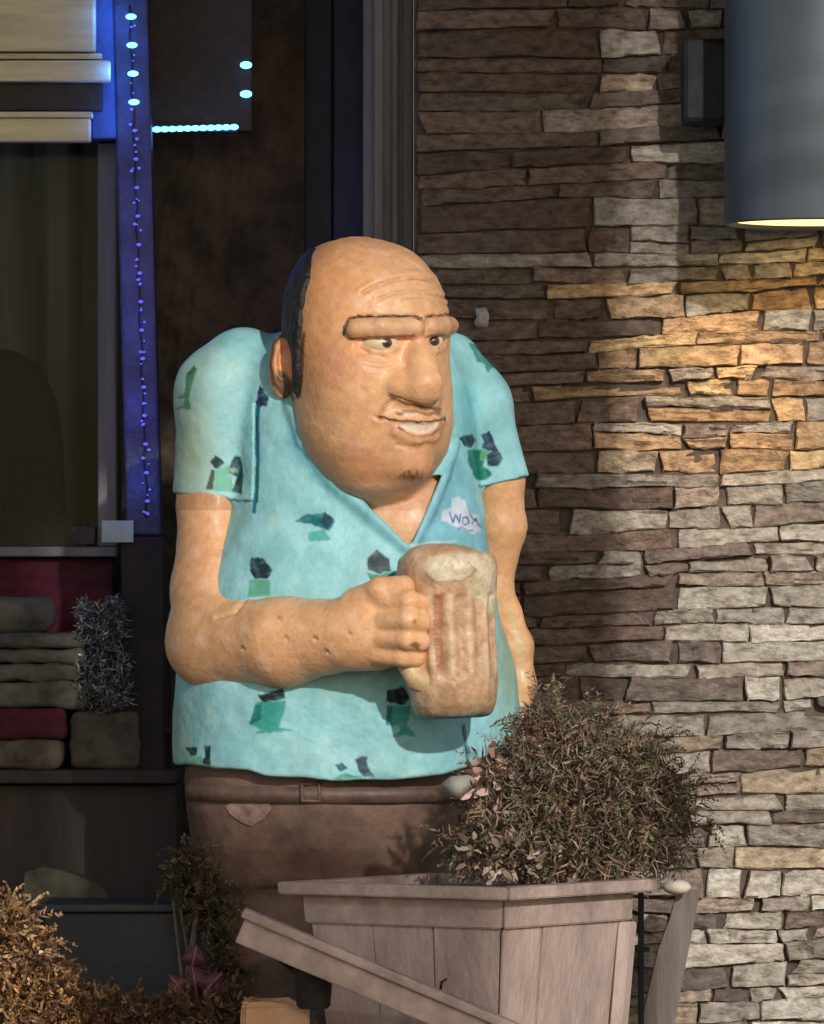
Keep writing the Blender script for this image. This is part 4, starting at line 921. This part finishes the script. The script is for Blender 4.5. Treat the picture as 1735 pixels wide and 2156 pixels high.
leafshape('pale_leaf', mat('pale_leaf', (176, 172, 162), (150, 142, 132), 60, 0.7, 0.3, 90), shrub, [(930, 1648), (950, 1634), (985, 1632), (1003, 1640), (992, 1660), (972, 1678), (950, 1676), (936, 1664)], -0.45)
bm = bmesh.new(); tube(bm, [W(1000, 1650, -0.445), W(1040, 1690, -0.43), W(1070, 1780, -0.41), W(1100, 1868, -0.40)], [0.002, 0.0025, 0.003, 0.004], 5); obj('stem', bm, M['twig'], shrub, True)

# ------------------------------------------------------------------ boards, blocks and pots around the planter
rail = thing('leaning_rail', 'mauve wooden rail slanting across the front of the round planter', 'rail')
def plank(name, m, parent, p0, p1, h, ya, yb, bev=0.002):
    a, b = W(*p0, ya), W(*p1, ya); L = np.linalg.norm(b - a); ang = math.atan2(b[2] - a[2], b[0] - a[0])
    Mx = Matrix.Translation(Vector(a)) @ Matrix.Rotation(-ang, 4, 'Y'); bm = bmesh.new(); box(bm, 0, L, 0, yb - ya, -h, 0, bev, Mx); return obj(name, bm, m, parent)
plank('cap', M['rim'], rail, (514, 1912), (1250, 2224), 0.013, -0.735, -0.69, 0.004); plank('board', M['rim'], rail, (516, 1933), (1250, 2244), 0.034, -0.725, -0.70, 0.003)
boxo('leg', M['darkwood0'], rail, W(652, 0, -0.69)[0], W(666, 0, -0.69)[0], -0.685, -0.67, 0, W(0, 2020, -0.69)[2], 0.001)
rail_end = W(1250, 2240, -0.71); boxo('foot', M['planter'], rail, rail_end[0] - 0.02, rail_end[0] + 0.03, -0.73, -0.69, 0, rail_end[2] + 0.01, 0.003)
M['darkpot'] = mat('dark_wicker', (52, 42, 42), (34, 28, 30), 60, 0.8, 0.8, 140)
pot = thing('small_pot', 'small dark wicker pot hanging under the slanting mauve rail', 'pot')
pc = W(660, 2075, -0.67); bm = bmesh.new(); lathe(bm, [(0.018, pc[2] - 0.03), (0.022, pc[2] - 0.026), (0.025, pc[2] + 0.012), (0.030, pc[2] + 0.016), (0.030, pc[2] + 0.022), (0.024, pc[2] + 0.021), (0.020, pc[2] - 0.02)], 24, c=(pc[0], pc[1])); obj('basket', bm, M['darkpot'], pot, True)
bm = bmesh.new(); tube(bm, [pc + [-0.026, 0, 0.02], pc + [-0.055, 0, 0.045], pc + [-0.075, 0.0, 0.055]], [0.004, 0.005, 0.003], 8); obj('handle', bm, M['darkpot'], pot, True)
blk = thing('sandstone_block', 'tan sandstone block at the foot of the statue trousers', 'block')
bm = bmesh.new(); a = W(512, 2104, -0.52); b = W(664, 2104, -0.52)
box(bm, a[0], b[0], -0.60, -0.48, 0, a[2], 0.008); bmesh.ops.subdivide_edges(bm, edges=bm.edges, cuts=2)
for v in bm.verts:
    v.co += Vector((rng.gauss(0, 0.002), rng.gauss(0, 0.002), rng.gauss(0, 0.0015)))
    if v.co.x > b[0] - 0.03: v.co.z -= max(0, v.co.z - 0.1) * (v.co.x - b[0] + 0.03) * 6
obj('stone', bm, mat('tan_sandstone', (238, 190, 144), (212, 160, 116), 14, 0.85, 0.5, 70), blk)
lb_ = thing('leaning_plank', 'grey weathered plank leaning on the stone wall behind the planter', 'plank')
def quadprism(name, m, parent, pts, ya, yb):
    bm = bmesh.new(); f_ = [bm.verts.new(W(a, b, ya)) for a, b in pts]; g_ = [bm.verts.new(W(a, b, ya) + np.array([0, yb - ya, 0])) for a, b in pts]
    bm.faces.new(f_); bm.faces.new(g_[::-1])
    for i in range(len(f_)): j = (i + 1) % len(f_); bm.faces.new((f_[i], g_[i], g_[j], f_[j]))
    bmesh.ops.recalc_face_normals(bm, faces=bm.faces); return obj(name, bm, m, parent)
M['greyplank'] = mat('weathered_plank', (128, 116, 108), (100, 90, 84), 10, 0.85, 0.4, 60, stretch=(6, 1, 0.6))
quadprism('board', M['greyplank'], lb_, [(1428, 1868), (1474, 1876), (1462, 1940), (1450, 2000), (1420, 2156), (1376, 2420), (1306, 2420), (1350, 2156), (1386, 2000), (1412, 1930)], 0.40, 0.425)
br = thing('iron_bracket', 'dark iron bracket standing beside the right flank of the planter', 'bracket')
bpx('upright', M['lamp_dark'], br, 1344, 1356, 1880, 2390, -0.25, -0.235, 0.001); bpx('arm', M['lamp_dark'], br, 1338, 1368, 1994, 2004, -0.252, -0.232, 0.001)
cl = thing('pale_cobble', 'small white cobble wedged at the top of the grey plank', 'stone')
cp = W(1425, 1868, 0.37); V, Q = surfnet(lambda P: ell(P, cp, (0.021, 0.018, 0.011)).astype(np.float32), cp - 0.03, cp + 0.03, 0.003); mesh_np('cobble', V, Q, mat('white_cobble', (216, 206, 190), (190, 178, 160), 30, 0.8, 0.3, 60), cl, True)

# ------------------------------------------------------------------ lower left: dark trough, pale stone, plants
trough = thing('dark_trough', 'dark blue black trough standing left of the statue legs', 'trough')
M['trough'] = mat('dark_trough_paint', (26, 31, 38), (17, 20, 26), 10, 0.6, 0.2, 60)
bpx('body', M['trough'], trough, 96, 452, 1922, 2390, -0.10, 0.10, 0.004); bpx('rim', mat('trough_rim', (42, 44, 50), (32, 34, 40), 14, 0.6, 0.2, 60), trough, 88, 460, 1904, 1921, -0.11, 0.11, 0.003)
ps = thing('pale_stone', 'pale rounded stone slab lying behind the dark trough', 'stone')
quadprism('slab', M['paper'], ps, [(48, 1898), (52, 1838), (90, 1826), (130, 1832), (180, 1850), (214, 1876), (222, 1898)], 0.13, 0.20)
quadprism('strip', M['beige'], ps, [(60, 1912), (60, 1899), (230, 1899), (278, 1908), (278, 1912)], 0.12, 0.20)
ps_s = W(0, 1912, 0.13)[2]; boxo('support', M['darkwood'], ps, W(60, 0, .13)[0], W(270, 0, .13)[0], 0.14, 0.2, 0, ps_s, 0.002)
def tuft(name, label, m, balls, cols, ln, wd, dens, y, group=None, bend=0.6, fan=1.0):
    t = thing(name, label, 'plant', group=group); parts = []
    for (c, r) in balls:
        nn = dens; pt, v = inball(nn, W(c[0], c[1], y), r, 0.3); v2 = v * fan + np.array([0, -0.2, 0.5]) + nrg.normal(size=pt.shape) * 0.75; v2 /= np.linalg.norm(v2, axis=1, keepdims=True)
        h_ = nn // 3; parts.append(blades(pt[:h_], (pt + v2 * nrg.uniform(ln[0], ln[1], (nn, 1)))[:h_], nrg.uniform(wd[0], wd[1], h_), pick(h_, cols, 0.25) * 0.7, bend))
        for q_, w_ in zip(pt[h_:h_ + nn // 13], v2[h_:h_ + nn // 13]): parts.append(frond(q_, w_, rng.uniform(0.02, 0.05), rng.randint(6, 10), wd[1] * 0.75, cols, rng.uniform(0.2, 1.4), 0.7, 0.32))
    V, F, Cc = merge(parts); o = mesh_np('foliage', V, F, m, t, False, Cc); o['kind'] = 'stuff'
    c0 = balls[0][0]; b0 = W(c0[0], c0[1], y)
    for k in range(4):
        bm = bmesh.new(); tube(bm, [(b0[0] + rng.uniform(-.01, .01), y, 0), (b0[0] + rng.uniform(-.02, .02), y, b0[2] * 0.5), b0 + np.array([rng.uniform(-.03, .03), 0, 0])], [0.004, 0.003, 0.0015], 5); obj('stem', bm, M['twig'], t, True)
    return t
gold = [(184, 140, 92), (156, 112, 70), (204, 166, 122), (120, 84, 56), (170, 134, 106), (96, 70, 52)]
tuft('golden_conifer', 'feathery golden brown conifer at the lower left corner', M['gold'], [((10, 1960), (0.035, 0.04, 0.035)), ((50, 2010), (0.030, 0.04, 0.022)), ((25, 2060), (0.06, 0.05, 0.03)), ((95, 2085), (0.035, 0.04, 0.022)), ((20, 2130), (0.07, 0.05, 0.04)), ((130, 2140), (0.045, 0.05, 0.025))], gold, (0.008, 0.028), (0.0018, 0.0050), 1100, -0.5, bend=1.2)
tuft('golden_groundcover', 'low golden tuft between the conifer and the burgundy leaves', M['gold'], [((190, 2130), (0.06, 0.05, 0.025)), ((270, 2150), (0.05, 0.05, 0.02))], [(128, 92, 60), (100, 72, 48), (146, 112, 76), (84, 60, 46), (112, 84, 74)], (0.008, 0.026), (0.0018, 0.005), 800, -0.5, bend=1.2)
tuft('pink_groundcover', 'low pinkish brown tuft under the burgundy leaves', M['gold'], [((330, 2165), (0.06, 0.05, 0.025)), ((420, 2150), (0.05, 0.05, 0.025)), ((470, 2140), (0.025, 0.04, 0.035))], [(124, 92, 82), (100, 72, 62), (134, 108, 76), (82, 60, 50), (108, 90, 60)], (0.006, 0.018), (0.002, 0.006), 800, -0.5, bend=1.2)
tuft('dry_fern', 'dull olive brown fern leaning beside the statue trousers', M['fern'], [((400, 1840), (0.028, 0.02, 0.04)), ((440, 1900), (0.022, 0.02, 0.035)), ((465, 2000), (0.012, 0.02, 0.06)), ((470, 2090), (0.014, 0.02, 0.05))], [(92, 78, 56), (74, 62, 45), (104, 90, 66), (60, 50, 38)], (0.008, 0.022), (0.002, 0.005), 420, -0.14, bend=1.2)
bp_ = thing('burgundy_plant', 'small plant with broad burgundy leaves in front of the dark trough', 'plant')
M['burg'] = mat('burgundy_leaf', (98, 44, 58), (66, 30, 40), 50, 0.55, 0.2, 90); M['vein'] = mat('leaf_vein', (168, 110, 120), (150, 92, 104), 40, 0.6)
LV = [((416, 2098), 100, 66, 34, -0.48), ((430, 2090), 48, 58, 27, -0.51), ((404, 2036), 78, 48, 24, -0.47), ((388, 2092), 128, 52, 22, -0.49), ((446, 2104), 12, 36, 18, -0.495)]
for (c, ang, L, w, y) in LV:
    ca, sa = math.cos(math.radians(ang)), -math.sin(math.radians(ang)); o2 = []
    for (u, t) in ((0, 0), (0.08, 0.7), (0.3, 1.0), (0.6, 0.75), (0.85, 0.35), (1, 0), (0.85, -0.35), (0.6, -0.75), (0.3, -1.0), (0.08, -0.7)):
        o2.append((c[0] + ca * u * L - sa * t * w, c[1] + sa * u * L + ca * t * w))
    lo = leafshape('leaf', M['burg'], bp_, o2, y, -0.004)
    bm = bmesh.new(); tube(bm, [W(c[0], c[1], y - 0.002), W(c[0] + ca * L * 0.5, c[1] + sa * L * 0.5, y - 0.002), W(c[0] + ca * L * 0.95, c[1] + sa * L * 0.95, y - 0.004)], [0.0016, 0.0012, 0.0006], 5); obj('vein', bm, M['vein'], lo, True)
bm = bmesh.new(); g0 = W(412, 2082, -0.48); tube(bm, [(g0[0], -0.48, 0), (g0[0] + 0.004, -0.48, g0[2] * 0.5), g0], [0.003, 0.0025, 0.002], 6); obj('stem', bm, M['twig'], bp_, True)
# small marks on the wall
pch = thing('paint_patch', 'small pale patch of old paint on the dark stones beside the far shoulder', 'patch')
leafshape('flake', mat('pale_patch', (196, 190, 184), (160, 152, 146), 60, 0.8, 0.3, 90), pch, [(1000, 650), (1024, 648), (1030, 664), (1028, 688), (1004, 690), (998, 680), (1004, 668)], WY - 0.02, 0.002)
